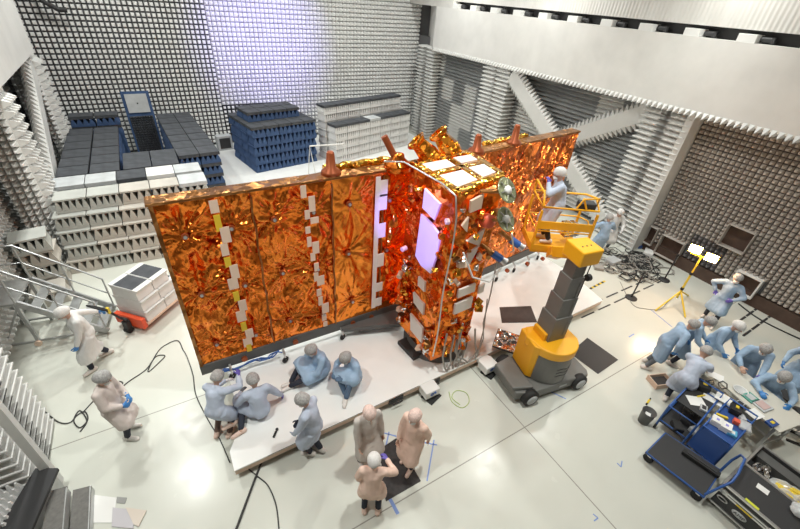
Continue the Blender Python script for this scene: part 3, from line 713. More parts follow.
def person(label, loc, heading, gown, pelvis=(0, 0, .92), lean=4, tilt=0, hands=None, feet=None, knees=None, elbows=None, head=(10, 0), cap=None, mask=True,
           glove=None, trou=None, shoe=None, coat=.52, scale=1., group=None, toes=None, twist=0, belt=False):
    cap = cap or M_capG; trou = trou or M_trou; shoe = shoe or M_shoeW
    root = thing('person', label, 'person', loc, R(heading-90), group); root.scale = (scale,)*3
    P = V(pelvis); Rl = Matrix.Rotation(R(tilt), 3, 'Y') @ Matrix.Rotation(-R(lean), 3, 'X')
    up = Rl @ V((0, 0, 1)); fw = Rl @ V((0, 1, 0)); rt = Rl @ V((1, 0, 0))
    if twist: fw2 = Matrix.Rotation(R(twist), 3, up); fw = fw2 @ fw; rt = fw2 @ rt
    chest = P+up*.34; neck = P+up*.50; sh = [P+up*.455-rt*.185, P+up*.455+rt*.185]
    Rh = Matrix.Rotation(R(head[1]), 3, 'Z') @ Matrix.Rotation(-R(head[0]+lean*.6), 3, 'X')
    hu = Rh @ V((0, 0, 1)); hf = Rh @ V((0, 1, 0)); hr = Rh @ V((1, 0, 0)); HM = Matrix((hr, hf, hu)).transposed()
    hc = neck+(up*.5+hu*.5)*.10+hu*.075+hf*.025
    hips = [P-V((.09, 0, .02)), P+V((.09, 0, -.02))]
    feet = feet or [(-.11, -.02, .08), (.11, .05, .08)]
    knees = knees or [(-.1, 1, .1), (.1, 1, .1)]
    hands = hands or [(-.26, .18, .80), (.26, .18, .80)]
    elbows = elbows or [(-.7, -.6, -.3), (.7, -.6, -.3)]
    toes = toes or [(-.15, 1, 0), (.15, 1, 0)]
    kn = []; an = []; el = []; wr = []
    for i in (0, 1):
        k, a = ik(hips[i], feet[i], .44, .43, knees[i]); kn.append(k); an.append(a)
        e, w = ik(sh[i], hands[i], .29, .26, elbows[i]); el.append(e); wr.append(w)
    # ---- body: one continuous skin
    b = MB(); b.M = Matrix()
    b.sph(P, .135, (1.1, .85, .9), M=Rl); b.sph(P+up*.16, .13, (1.05, .8, 1.1), M=Rl); b.sph(chest, .155, (1.1, .75, 1.1), M=Rl)
    b.cap(P+up*.1, P+up*.38, .11, .12); b.cap(neck-up*.06, hc-hu*.03, .052, .048)
    b.sph(hc, .105, (.80, .96, 1.16), nu=14, nv=10, M=HM); b.sph(hc+hf*.035-hu*.062, .062, (.9, 1., .9), M=HM)
    b.cap(hc+hf*.098+hu*.018, hc+hf*.122-hu*.022, .010, .016, 6); b.cap(hc+hf*.088-hr*.035+hu*.03, hc+hf*.088+hr*.035+hu*.03, .012, .012, 6)
    for s_ in (-1, 1): b.sph(hc+hr*(s_*.086)-hf*.008-hu*.005, .03, (.4, .7, 1.1), nu=8, nv=6, M=HM)
    for i in (0, 1):
        b.cap(chest+up*.1, sh[i], .07, .058, 8); b.cap(sh[i], el[i], .050, .040, 8); b.cap(el[i], wr[i], .040, .026, 8)
        d = (wr[i]-el[i]).normalized(); s_ = (-1, 1)[i]
        n = V((-s_*.7, .35, -.6)); hand_shapes(b, wr[i], d, n, s_)
        b.cap(hips[i], kn[i], .082, .056, 8); b.cap(kn[i], an[i], .055, .036, 8)
        tv = V(toes[i]).normalized(); b.cap(an[i]-V((0, 0, .035))-tv*.04, an[i]+tv*.15-V((0, 0, .05)), .038, .03, 8)
    sd = (hash(label) & 255)*.1
    body = link('body', remesh(b, M_skin, .012, 2), root)
    # ---- trousers and shoe covers
    b = MB()
    for i in (0, 1):
        b.cap(hips[i], kn[i], .092, .068, 8); b.cap(kn[i], kn[i].lerp(an[i], .9), .068, .058, 8); 
    b.cap(hips[0], hips[1], .1, .1, 8)
    link('trousers', remesh(b, trou, .018, 3, .004, sd), root)
    for i in (0, 1):
        b = MB(); tv = V(toes[i]).normalized(); a = an[i]
        b.cap(a-V((0, 0, .028))-tv*.055, a+tv*.165-V((0, 0, .038)), .052, .042, 8); b.cap(a-V((0, 0, .03))-tv*.03, a+(kn[i]-a).normalized()*.07, .055, .05, 8)
        link('shoe_cover', remesh(b, shoe, .014, 2), root)
    # ---- gown
    b = MB()
    b.sph(P+up*.02, .185, (1.05, .98, 1), M=Rl); b.cap(P+up*.02, P+up*.34, .165, .155, 12); b.sph(chest, .172, (1.12, .82, 1.0), M=Rl); b.cap(neck-up*.06, neck-up*.005, .09, .07, 10)
    for i in (0, 1):
        b.cap(chest+up*.08, sh[i], .1, .082, 10); b.cap(sh[i], el[i], .082, .070, 10); b.cap(el[i], el[i].lerp(wr[i], .75), .070, .052, 10); b.cyl(el[i].lerp(wr[i], .7), wr[i], .055, .046, 10)
    def legpt(i, s_):
        L1 = .44
        return hips[i].lerp(kn[i], s_/L1) if s_ <= L1 else kn[i].lerp(an[i], (s_-L1)/.43)
    ss = [coat*k/6 for k in range(7)]
    for k in range(6):
        r0, r1 = .138+.003*k, .138+.003*(k+1)
        a = [legpt(0, ss[k]), legpt(1, ss[k])]; c = [legpt(0, ss[k+1]), legpt(1, ss[k+1])]
        for w_ in (0, .25, .5, .75, 1):
            p0 = a[0].lerp(a[1], w_); p1 = c[0].lerp(c[1], w_)
            b.cyl(p0, p1, r0, r1, 10)
            if k < 5: b.sph(p1, r1, nu=10, nv=6)
    link('gown', remesh(b, gown, .021, 3, .010, sd), root)
    # ---- cap, mask, eyes, gloves
    b = MB(); M4 = Matrix.Translation(hc+hu*.035-hf*.018) @ HM.to_4x4(); b.M = M4
    vs = []; n1, n2 = 16, 8
    for j in range(n2+1):
        t_ = (PI*.60)*j/n2
        for i in range(n1):
            a = 2*PI*i/n1; rr = 1+.05*noise.noise(V((math.cos(a)*3+sd, math.sin(a)*3, t_*4)))
            if j == n2: rr *= .94
            vs.append(V((math.sin(t_)*math.cos(a)*.118, math.sin(t_)*math.sin(a)*.138, math.cos(t_)*.13-(.02 if a > PI else -.012)*(j/n2)))*rr)
    fs = [(j*n1+i, j*n1+(i+1) % n1, (j+1)*n1+(i+1) % n1, (j+1)*n1+i) for j in range(n2) for i in range(n1)]
    b.add(vs, fs, True); b.add(vs[-n1:], [tuple(range(n1))]); b.build('cap', cap, root)
    if mask:
        b = MB(); b.M = Matrix.Translation(hc+hf*.064-hu*.058) @ HM.to_4x4(); b.sph((0, 0, 0), .07, (.98, .86, .80)); 
        b.build('mask', M_mask, root)
    for s_ in (-1, 1):
        b = MB(); b.sph(hc+hf*.093+hr*(s_*.034)+hu*.008, .011, nu=8, nv=6); b.build('eye', M_eye, root)
    if glove:
        for i in (0, 1):
            b = MB(); d = (wr[i]-el[i]).normalized(); s_ = (-1, 1)[i]; b.cap(wr[i]-d*.05, wr[i]+d*.01, .043, .034, 8)
            hand_shapes(b, wr[i], d, V((-s_*.7, .35, -.6)), s_, .0035); g_ = glove[i] if isinstance(glove, tuple) else glove
            link('glove', remesh(b, g_, .008, 1), root)
    if belt:
        b = MB(); b.tube([P+up*.1+(rt*math.cos(a)*.205+fw*math.sin(a)*.18) for a in [2*PI*i/18 for i in range(18)]], .012, 6, True); b.build('belt', gown, root)
    return root
def pa(px, py, z=0): 
    p = at(px, py, z); return (p.x, p.y, z)
# ---- three talking on the front mat
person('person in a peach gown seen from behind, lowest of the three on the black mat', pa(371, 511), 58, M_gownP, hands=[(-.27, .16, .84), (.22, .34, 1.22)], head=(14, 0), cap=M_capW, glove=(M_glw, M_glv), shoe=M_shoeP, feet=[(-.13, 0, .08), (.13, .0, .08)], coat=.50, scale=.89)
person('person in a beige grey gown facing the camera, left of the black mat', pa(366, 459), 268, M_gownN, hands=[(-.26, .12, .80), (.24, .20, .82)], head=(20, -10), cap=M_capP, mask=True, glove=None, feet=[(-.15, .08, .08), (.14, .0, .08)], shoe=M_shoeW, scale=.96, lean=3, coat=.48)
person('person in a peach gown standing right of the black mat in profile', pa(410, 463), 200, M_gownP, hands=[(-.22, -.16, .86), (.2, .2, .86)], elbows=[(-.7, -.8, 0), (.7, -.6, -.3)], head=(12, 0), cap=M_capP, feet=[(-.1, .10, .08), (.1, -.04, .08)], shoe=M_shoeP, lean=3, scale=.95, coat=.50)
# ---- left aisle
person('person in a white gown and blue gloves standing alone on the left floor', pa(127, 434), -22, M_gownK, hands=[(-.10, .26, .98), (.10, .25, .96)], head=(22, 0), glove=M_glb, feet=[(-.12, .02, .08), (.12, .08, .08)], mask=True, lean=3, trou=M_trou, coat=.48)
person('person in a white gown pulling the red pallet jack by its handle', pa(101, 363), 205, M_gownW, hands=[(-.20, .30, .72), (.24, -.50, 1.05)], elbows=[(-.7, -.5, -.3), (.9, -.2, .3)], lean=8, head=(24, 0), cap=M_capW, glove=M_glb, feet=[(-.12, .20, .08), (.12, -.24, .10)], coat=.62)
# ---- on the platform
person('person in a pale blue gown with violet gloves standing at the left platform end', (-.24, 5.24, 0), 48, M_gownL, pelvis=(0, -.10, .86), lean=20, head=(22, 0), hands=[(-.06, .44, 1.05), (.20, .50, 1.25)], glove=(M_glw, M_glv),
       feet=[(-.12, -.12, .08), (.12, -.06, .08)], coat=.52, scale=.94, trou=mat('brown_trousers', (.16, .10, .08), .8), shoe=M_shoeP)
person('person in a pale blue gown sitting at the left deck end, hand on the deck', (.42, 5.10, ZP), 92, M_gownL, pelvis=(0, -.05, .20), lean=10, head=(24, 0), hands=[(-.22, .34, .42), (.50, .12, .07)], glove=(M_trouG, M_glv),
       feet=[(-.52, .02, .07), (-.42, -.22, .07)], knees=[(.1, .9, .5), (.6, .9, .3)], toes=[(-1, -.1, 0), (-1, -.2, 0)], coat=.46, shoe=M_shoeP)
person('person in a blue gown sitting on the deck nearest the antenna beam', (1.80, 5.50, ZP), 190, M_gownB, pelvis=(0, -.04, .17), lean=12, head=(34, -15), hands=[(-.10, .42, .34), (.14, .40, .32)], glove=M_trou,
       feet=[(.05, .72, .07), (.12, .66, .07)], knees=[(-.5, .5, .7), (.5, .4, .7)], coat=.52, toes=[(0, 1, .1), (.2, 1, .1)])
person('person in a blue gown sitting with drawn-up knees, rightmost on the deck', (2.30, 5.02, ZP), 196, M_gownB, pelvis=(0, -.05, .17), lean=10, head=(36, -10), hands=[(-.12, .36, .44), (.16, .34, .40)], glove=M_jean,
       feet=[(-.30, .42, .07), (-.22, .36, .07)], knees=[(-.3, .4, 1), (.5, .4, .9)], coat=.46, trou=M_jean, toes=[(-.6, .8, 0), (-.6, .8, 0)])
person('person in a pale blue gown standing at the platform front edge, hands on the deck', pa(318, 454), 138, M_gownL, pelvis=(0, .04, .92), lean=6, tilt=0, head=(30, 0), hands=[(-.20, .40, .62), (-.06, .46, .60)], glove=(M_gownL, M_trou),
       feet=[(-.05, .12, .08), (.07, -.04, .08)], coat=.54, scale=.98, shoe=M_shoeW)
# ---- in the lift basket
person('person in a pale blue gown working from the orange lift basket', (7.08, 4.84, 2.71), 142, M_gownL, hands=[(-.10, .34, 1.42), (.36, .16, .98)], elbows=[(-.7, -.1, -.7), (.7, -.6, 0)], head=(8, 0), cap=M_capW, glove=(M_glv, M_glw), trou=M_trou, lean=10)
# ---- by the right-hand pillar
person('person in a blue gown seen from behind in front of the finned pillar', pa(594, 258), 60, M_gownB, hands=[(-.2, .34, 1.2), (.2, .34, 1.2)], head=(5, 0), glove=M_glb, scale=.97, trou=M_trouG)
person('person in a white gown with a red face leaning by the finned pillar', pa(603, 249), 235, M_gownW, hands=[(-.2, .34, 1.0), (.2, .36, 1.0)], head=(24, 0), cap=M_capW, glove=M_glw, scale=.97, trou=M_trouG, mask=False)
# ---- group around the work table
person('person in a blue gown standing hand on hip by the right wall', pa(708, 321), 188, M_gownB, hands=[(-.20, .20, 1.02), (.26, .02, 1.0)], elbows=[(-.8, -.3, 0), (1, -.2, 0)], head=(6, 15), glove=M_glv, feet=[(-.16, .22, .08), (.16, -.14, .08)], lean=2, scale=.97, coat=.46)
person('person in a blue gown leaning in at the far left of the table group', pa(651, 366), 318, M_gownB, hands=[(-.15, .46, .95), (.30, .10, .86)], lean=26, head=(12, 0), glove=M_glb, trou=M_trouG, scale=.96, feet=[(-.12, -.10, .08), (.14, -.22, .08)])
person('person in a blue gown second from the left behind the work table', pa(668, 361), 290, M_gownB, hands=[(-.2, .42, .92), (.2, .42, .92)], lean=18, head=(18, 0), glove=M_glb, scale=.97)
person('person with a white cap in a blue gown at the far table side', pa(696, 366), 262, M_gownB, hands=[(-.26, .36, .92), (.24, .36, .92)], lean=14, head=(16, 0), cap=M_capW, glove=M_glb, scale=.98, trou=M_jean)
person('person in a pale blue gown bending over the table with back to the camera', pa(670, 402), 12, M_gownL, hands=[(-.05, .70, .95), (.18, .62, .93)], lean=38, head=(16, 0), glove=(M_glv, M_glv), pelvis=(0, -.10, .86), scale=1.0, coat=.6)
person('person in a blue gown leaning far over the right part of the table', (10.38, 1.05, 0), 205, M_gownB, hands=[(-.10, .66, .95), (.22, .58, .95)], lean=36, head=(8, -10), glove=(M_glv, M_skin), pelvis=(0, -.06, .88), feet=[(-.14, -.16, .08), (.14, -.22, .08)])
person('person in a blue gown crouching at the right table end with blue gloves', (9.98, .42, 0), 205, M_gownB, hands=[(-.22, .46, .84), (.26, .42, .86)], lean=26, head=(14, -20), glove=M_glb, pelvis=(0, -.18, .62), feet=[(-.16, .06, .08), (.16, -.05, .08)], knees=[(-.4, 1, .2), (.4, 1, .2)], coat=.5)
person('person in a blue gown cut by the right photo edge behind the table', (11.15, .30, 0), 170, M_gownB, hands=[(-.26, .30, .92), (.26, .30, .92)], lean=14, head=(12, 0), glove=M_glb, feet=[(-.14, .05, .08), (.14, -.05, .08)])
# ================================================================== STACKED ABSORBER BLOCKS
def block_mesh(name, w, d, h, n, m_teeth, m_base, flip=False):
    """foam block seen from its side: slab, a row of wedge teeth with dark gaps, thin slab on the tips"""
    b = MB(); b.mi = 1 if flip else 0
    zt = (h*.70, h) if flip else (h*.86, h)
    b.box2((0, 0, zt[0]), (w, d, zt[1])); b.mi = 0
    b.box2((0, 0, 0), (w, d, h*.22))
    s = w/n; z0 = h*.22; z1 = zt[0]
    for i in range(n):
        x = i*s
        poly = [(x, z0), (x+s, z0), (x+s*.62, z1), (x+s*.38, z1)]
        vs = [(px, py, pz) for py in (0, d) for px, pz in poly]
        b.add(vs, [(0, 1, 2, 3), (7, 6, 5, 4), (0, 4, 5, 1), (1, 5, 6, 2), (2, 6, 7, 3), (3, 7, 4, 0)])
    return b.mesh(name, [m_teeth, m_base])
HID = []
def stack(o, ang, cols, w, d, h, layers, rows, meshes, jit, label, where, group, seed, step=.0, z0=0, buried=None):
    """rows x layers x columns of separate blocks; label says layer, place from the left and row; blocks out of sight go into one heap"""
    rnd = random.Random(seed); o = V(o); M = Matrix.Rotation(ang, 3, 'Z')
    for r in range(rows):
        for l in range(layers):
            jx = jit*rnd.uniform(-1, 1); jy = rnd.uniform(0, .04)
            for c in range(cols):
                me = meshes(r, l, c, rnd)
                p = o+M @ V((c*(w+.02)+jx, r*(d+.05)+step*l+jy, 0)); p.z += z0+l*(h+.004)
                if buried and buried(r, l, c): HID.append((me, p, ang)); continue
                ob = link('absorber_block', me, None, .008, p); ob.rotation_euler = (0, 0, ang)
                wh = where if isinstance(where, str) else where(r, l, c)
                bits = [label]+([ORD[c]+' from left'] if cols > 1 else [])+([('top' if l == layers-1 else ORD[l])+' layer'+('' if l == layers-1 else ' up')] if layers > 1 else [])+([ORD[r]+' row'] if rows > 1 else [])+[wh]
                tag(ob, ', '.join(bits), 'foam block', group)
gA = [block_mesh('grey_block', .74, .62, .40, 4, M_gblk, M_lgrey), block_mesh('grey_block_b', .74, .62, .40, 5, M_gblk2, M_lgrey)]
dE = block_mesh('dark_block_wide', .77, .78, .40, 4, M_blue, M_dtop, True); dR = block_mesh('dark_block_rear', .78, .58, .40, 4, M_blue, M_dtop, True)
gT = block_mesh('grey_block_upturned', .76, .75, .40, 4, M_gblk2, M_lgrey, True)
gW = block_mesh('grey_block_white_top', .76, .75, .40, 4, M_gblk2, M_white, True)
gD = block_mesh('grey_block_dark_top', .76, .75, .40, 4, M_gblk2, M_dtop, True)
dD = block_mesh('dark_block', .66, .78, .40, 4, M_blue, M_dtop, True)
stack((-3.0, 12.15, 0), R(-3), 5, .74, .62, .40, 4, 1, lambda r, l, c, q: gA[q.random() < .4], .06, 'grey notched block', 'front of left stack', 'grey blocks of the left stack', 1, .10)
stack((-2.85, 12.62, 1.62), 0, 5, .74, .75, .40, 1, 1, lambda r, l, c, q: gA[q.random() < .3] if c < 4 else gT, .0, 'grey notched block', 'topmost on left grey stack', 'grey blocks on the left stack', 2)
stack((-2.95, 13.60, 0), 0, 5, .76, .75, .40, 5, 1, lambda r, l, c, q: (gT if c not in (2, 3) else (gD if c == 2 else gW)) if l == 4 else gT, .0, 'flat grey block', 'behind left stack', 'light grey blocks behind the left stack', 3, buried=lambda r, l, c: l < 4 and c < 4)
stack((-2.9, 14.42, 0), 0, 2, .80, .78, .40, 5, 6, lambda r, l, c, q: dE, .0, 'charcoal topped blue block', 'far left dark stack', 'dark blocks of the far left stack', 4, buried=lambda r, l, c: l < 4)
stack((-1.20, 14.42, 0), 0, 2, .78, .70, .40, 5, 2, lambda r, l, c, q: dE, .0, 'charcoal topped blue block', 'middle dark stack', 'dark blocks of the middle stack', 5, buried=lambda r, l, c: l < 4)
stack((.42, 15.1, 0), R(3), 2, .66, .78, .40, 5, 7, lambda r, l, c, q: dD, .0, 'charcoal topped blue block', 'right dark stack', 'dark blocks of the right dark stack', 6, buried=lambda r, l, c: l < 4 and r > 0 and c == 0 or (l < 4 and r > 3))
stack((-2.8, 19.55, 0), 0, 2, .8, .6, .40, 6, 1, lambda r, l, c, q: dR, .0, 'charcoal topped block', 'rear of far left stack', 'dark blocks rear', 7, buried=lambda r, l, c: l < 4)
# loose rubble of blocks at the foot of the left pillar
for k, (x, y, z, a, tx) in enumerate([(-3.72, 11.5, 0, .1, 0), (-3.7, 11.45, .41, .2, 0), (-3.72, 11.5, .82, .0, 0), (-3.72, 11.4, 1.23, .12, 0), (-3.7, 10.8, 0, .1, 0)]):
    ob = link('absorber_block', gA[k % 2], None, .008, (x, y, z)); ob.rotation_euler = (0, 0, a)
    tag(ob, 'loose grey foam block %s the untidy heap behind the steel stairs' % ('at the bottom of', 'second up in', 'third up in', 'topmost on', 'nearest the stairs in')[k], 'foam block', 'loose blocks by the stairs')
# tall blue panel of small pyramids leaning on the back wall, white board on it
t = thing('pyramid_panel', 'tall blue absorber panel with a pale board leaning at the back wall', 'panel', (-.45, 21.0, 0))
t.rotation_euler = (R(-9), 0, 0)
b = MB(); b.box((0, 0, 1.45), (1.05, .12, 2.9)); b.build('backing', M_blue, t)
b = MB()
absorbers(b, (-.45, -.06, .1), (1, 0, 0), (0, 0, 1), (0, -1, 0), 9, 18, .1, .1, .01, lambda i, j: 0); b.build('pyramids', M_dtop, t)
b = MB(); b.box((0, -.09, 2.42), (.82, .06, .75)); b.build('board', M_lgrey, t)
b = MB(); b.cyl((0, -.13, 2.42), (0, -.11, 2.42), .03); b.build('knob', M_black, t)
# blue stack and white stack by the back wall
bB = block_mesh('blue_block', .60, .60, .40, 3, M_blue, M_dtop, False); bT = block_mesh('blue_block_top', .60, .60, .40, 3, M_blue, M_dtop, True)
stack((3.42, 17.5, .062), R(10), 5, .60, .60, .395, 5, 4, lambda r, l, c, q: bT if l == 4 else bB, .02, 'blue notched block', 'blue stack', 'blocks of the blue stack', 8, buried=lambda r, l, c: l < 4 and r > 0 and c > 0)
stack((3.50, 18.3, 2.07), R(10), 4, .60, .60, .38, 1, 2, lambda r, l, c, q: bT, .0, 'blue block', 'laid on top of the blue stack', 'blocks on the blue stack', 9)
wB = block_mesh('white_block', .71, .60, .36, 6, M_wblk, M_wblk); wD = block_mesh('white_block_dark_top', .71, .60, .36, 6, M_wblk, M_dtop, True); wU = block_mesh('white_block_top', .71, .60, .36, 6, M_wblk, M_lgrey, True)
stack((7.15, 17.4, .062), R(15), 7, .71, .60, .36, 5, 1, lambda r, l, c, q: (wD if c != 3 else wU) if l == 4 else wB, .04, 'white notched foam block', 'white stack', 'blocks of the white stack front', 10)
stack((6.95, 18.12, .062), R(15), 7, .71, .62, .36, 7, 1, lambda r, l, c, q: wD if l == 6 else wB, .04, 'white notched foam block', 'tall rear row of white stack', 'blocks of the white stack rear', 11)
b = MB(); 
def solid(me, p, ang):
    b.M = Matrix.Translation(p) @ Matrix.Rotation(ang, 4, 'Z')
    for q_ in me.polygons: pass
    b.mi = 0; b.add([v.co for v in me.vertices], [tuple(f.vertices) for f in me.polygons])
for h_ in HID: solid(*h_)
o = b.build('absorber_blocks', M_blue); tag(o, 'blue and grey foam blocks buried under the top layers of the stacks', 'foam blocks', None, 'stuff')
# small vent box and block by the blue stack
t = thing('vent_box', 'small grey framed box on the floor left of the blue stack', 'box', (2.75, 21.2, .06), .1)
b = MB(); b.box((0, 0, .35), (.7, .4, .7)); b.build('body', M_lgrey, t, .01); b = MB(); b.box((0, -.21, .35), (.5, .03, .5)); b.build('grille', M_dgrey, t)
# white step rail behind the antenna
t = thing('step_rail', 'white tubular handrail of a step standing before the blue stack', 'handrail', (5.7, 16.35, 0), R(8))
b = MB(); 
for x in (-.2, 1.5): b.tube([(x-.25, -.15, 0), (x, 0, 1.45), (x+.12, -.25, 0)], .035, 6)
b.build('legs', M_white, t); b = MB(); b.tube([(-.2, 0, 1.45), (1.5, 0, 1.3)], .035, 6); b.build('top_bar', M_white, t)
b = MB(); b.box2((-.1, -.1, .0), (1.4, .3, .06)); b.build('step', M_white, t)

# ================================================================== PALLET JACK AND BOXES
u = V((.72, .69, 0)); n_ = V((.69, -.72, 0)); P0 = V((-1.60, 9.12, 0))
AP = math.atan2(u.y, u.x)
t = thing('pallet_jack', 'red hand pallet jack carrying the white foam boxes', 'pallet jack', P0, AP)
b = MB(); 
for sgn in (-1, 1): b.box((.62, sgn*.26, .14), (1.25, .17, .08))
b.build('forks', M_red, t, .01)
b = MB(); b.prism([(-.1, -.40), (.02, -.40), (.02, .40), (-.1, .40)], .12, .42); b.build('head_plate', M_red, t, .02)
b = MB(); b.box((-.17, 0, .24), (.12, .14, .22)); b.cyl((-.18, -.10, .42), (-.18, .10, .42), .03); b.build('pump', M_dgrey, t, .01)
b = MB(); b.cyl((-.18, -.07, .08), (-.18, .07, .08), .08); b.build('steer_wheel', M_black, t)
b = MB(); b.tube([(-.22, 0, .45), (-.50, .0, 1.0)], .025); o = b.build('tiller', M_dgrey, t)
b = MB(); b.tube([(-.50, 0, 1.0), (-.55, .17, 1.05), (-.66, .19, 1.16), (-.68, 0, 1.18), (-.66, -.19, 1.16), (-.55, -.17, 1.05)], .02, 6, True); b.build('handle', M_black, o)
b = MB(); b.box((-.42, 0, .88), (.05, .06, .16)); b.build('label_plate', M_yel2, o)
t = thing('pallet', 'flat pallet under the white boxes on the red jack', 'pallet', P0+u*.62+V((0, 0, .182)), AP)
b = MB(); b.box((0, 0, .03), (1.2, .86, .05)); b.build('deck', M_edge, t)
b = MB(); 
for y in (-.36, 0, .36): b.box((0, y, -.0+.003), (1.2, .05, .004))
b.build('skid', M_edge, t)
k = 0
for l, (W, wd) in enumerate(((.60, .92), (.54, .88), (.47, .82))):
    for c in range(2):
        q = P0+u*(.05+W*(c+.5)+.012*c)+V((0, 0, .236+l*.315))
        t = thing('foam_box', 'white foam box on the pallet jack, %s layer, %s' % (('bottom', 'middle', 'top')[l], ('nearer the handle', 'farther from the handle')[c]), 'box', q, AP, 'white boxes on the pallet jack')
        b = MB(); D_2 = .41*wd; vs = []; w2 = W/2-.004
        for z, dx in ((0, 0), (.19, .02), (.305, -.04)): vs += [(-w2, -D_2-.03+dx, z), (w2, -D_2-.03+dx, z), (w2, D_2+.03-dx, z), (-w2, D_2+.03-dx, z)]
        b.add(vs, [(3, 2, 1, 0), (8, 9, 10, 11)]+[(a*4+e, a*4+(e+1) % 4, a*4+4+(e+1) % 4, a*4+4+e) for a in range(2) for e in range(4)]); b.build('body', M_wblk, t, .008)
        b = MB(); b.box((0, 0, .307), (W-.04, D_2*1.6, .01)); b.build('dark_lid', M_dtop, t)

# ================================================================== STEEL STAIRS ON THE LEFT
t = thing('access_stairs', 'galvanised steel step ladder with platform and handrails beside the left wall', 'stairs', (-2.72, 9.72, 0), R(-10))
# local x runs down the flight, y is across
NS = 5; HP = 1.22; HL = .66
for sgn in (-1, 1):
    b = MB(); b.beam((-HL, sgn*.44, HP), (HL, sgn*.44, .05), .05, .14); b.build('stringer', M_steel, t)
for i in range(NS):
    b = MB(); z = HP-(i+1)*HP/(NS+.6); x = -HL+2*HL*(i+1)/(NS+.6)
    b.box((x, 0, z), (.20, .84, .035)); b.build('step', M_steel, t)
b = MB(); b.box((-HL-.32, 0, HP), (.64, .95, .05)); b.build('landing', M_steel, t)
for x, y in ((-1.25, -.42), (-1.25, .42), (-.68, -.42), (-.68, .42)):
    b = MB(); b.box2((x-.03, y-.03, 0), (x+.03, y+.03, HP)); b.build('leg', M_steel, t)
b = MB(); b.beam((-1.25, -.42, .15), (-.68, -.42, 1.1), .04, .04); b.beam((-1.25, .42, .15), (-.68, .42, 1.1), .04, .04); b.beam((-1.25, -.42, .2), (-1.25, .42, .2), .04, .04); b.beam((-1.25, -.42, .1), (HL, -.42, .1), .04, .04); b.beam((-1.25, .42, .1), (HL, .42, .1), .04, .04); b.build('bracing', M_steel, t)
for sgn in (-1, 1):
    b = MB(); b.tube([(-1.28, sgn*.45, HP+.9), (-HL, sgn*.45, HP+.9), (HL, sgn*.45, .95)], .022, 6); b.tube([(-1.28, sgn*.45, HP+.45), (-HL, sgn*.45, HP+.45), (HL, sgn*.45, .5)], .016, 6)
    for x, z0_, z1_ in ((-1.28, HP, HP+.9), (-HL, HP, HP+.9), (.0, .62, 1.52), (HL-.02, .1, .95)): b.tube([(x, sgn*.45, z0_), (x, sgn*.45, z1_)], .02, 6)
    b.build('handrail', M_steel, t)
for x in (-1.25, -.68):
    b = MB(); b.cyl((x, -.50, .07), (x, -.45, .07), .07); b.build('wheel', M_edge, t)

# ================================================================== NEAR LEFT CORNER: STEP UNIT, WHITE BLOCKS, PAPERS
t = thing('step_unit', 'dark metal step unit with two treads in the near left corner', 'steps', (-2.8, 4.7, 0))
TR = Matrix.Translation((2.8, -4.7, 0))
b = MB(); b.M = TR; b.prism([(-2.86, 4.30), (-2.60, 4.22), (-2.585, 5.16), (-2.82, 5.20)], .33, .36); b.build('tread', M_tread, t)
b = MB(); b.M = TR; b.prism([(-2.58, 4.22), (-2.33, 4.16), (-2.33, 5.13), (-2.57, 5.18)], .15, .18); b.build('tread', M_tread, t)
for z in (.36, .18):
    x = -2.60 if z > .2 else -2.345
    b = MB(); b.M = TR; b.box2((x, 4.2, z-.16), (x+.015, 5.14, z+.005)); b.build('riser', M_steel, t)
t = thing('dark_landing', 'black topped low landing beside the near left pillar', 'landing', (-3.0, 4.9, 0))
TR = Matrix.Translation((3.0, -4.9, 0))
b = MB(); b.M = TR; b.prism([(-3.52, 4.2), (-3.04, 4.05), (-2.66, 5.42), (-2.96, 5.58)], .48, .54); b.build('top', M_dgrey, t)
b = MB(); b.M = TR; b.prism([(-3.48, 4.25), (-3.08, 4.12), (-2.72, 5.38), (-2.96, 5.5)], 0, .48); b.build('frame', M_steel, t)
for k, (x, y, a) in enumerate(((-3.44, 5.15, -.1),)):
    t = thing('cone_block', 'pale spiky absorber block behind the black topped near left landing', 'foam block', (x, y, 0), a)
    b = MB(); b.box2((-.30, -.38, 0), (.30, .38, .34)); b.build('base', M_wblk, t)
    b = MB(); absorbers(b, (-.30, -.38, .34), (1, 0, 0), (0, 1, 0), (0, 0, 1), 6, 7, .1, .26, .012, lambda i, j: 0); b.build('cones', M_tipL, t)
for k, (pts, m_, lb) in enumerate((([(93, 495), (117, 498), (113.5, 523), (89.6, 523)], M_paper, 'white square panel lying flat on the floor by the dark steps'),
        ([(113, 508), (133, 510), (134, 529), (112, 527)], mat('lilac_sheet', (.52, .50, .53), .4), 'greyish lilac sheet lying flat on the near floor'),
        ([(126, 508), (147, 511), (139, 527), (134, 525)], mat('beige_sheet', (.66, .58, .50), .5), 'pale beige sheet lying right of the lilac sheet'),
        ([(117, 497), (127, 498), (125, 504), (117, 503)], mat('grey_small_sheet', (.30, .30, .29), .5), 'small grey card lying above the lilac sheet'))):
    q = [at(*p) for p in pts]; b = MB(); zz = .004+.006*k; c = sum(q, V())/4
    b.prism([((p.x-c.x), (p.y-c.y)) for p in q], 0, .012); o = b.build('floor_sheet', m_, None, 0, (c.x, c.y, .001+.0125*(k == 2 or k == 1)*(k-0)*.5)); tag(o, lb, 'sheet')

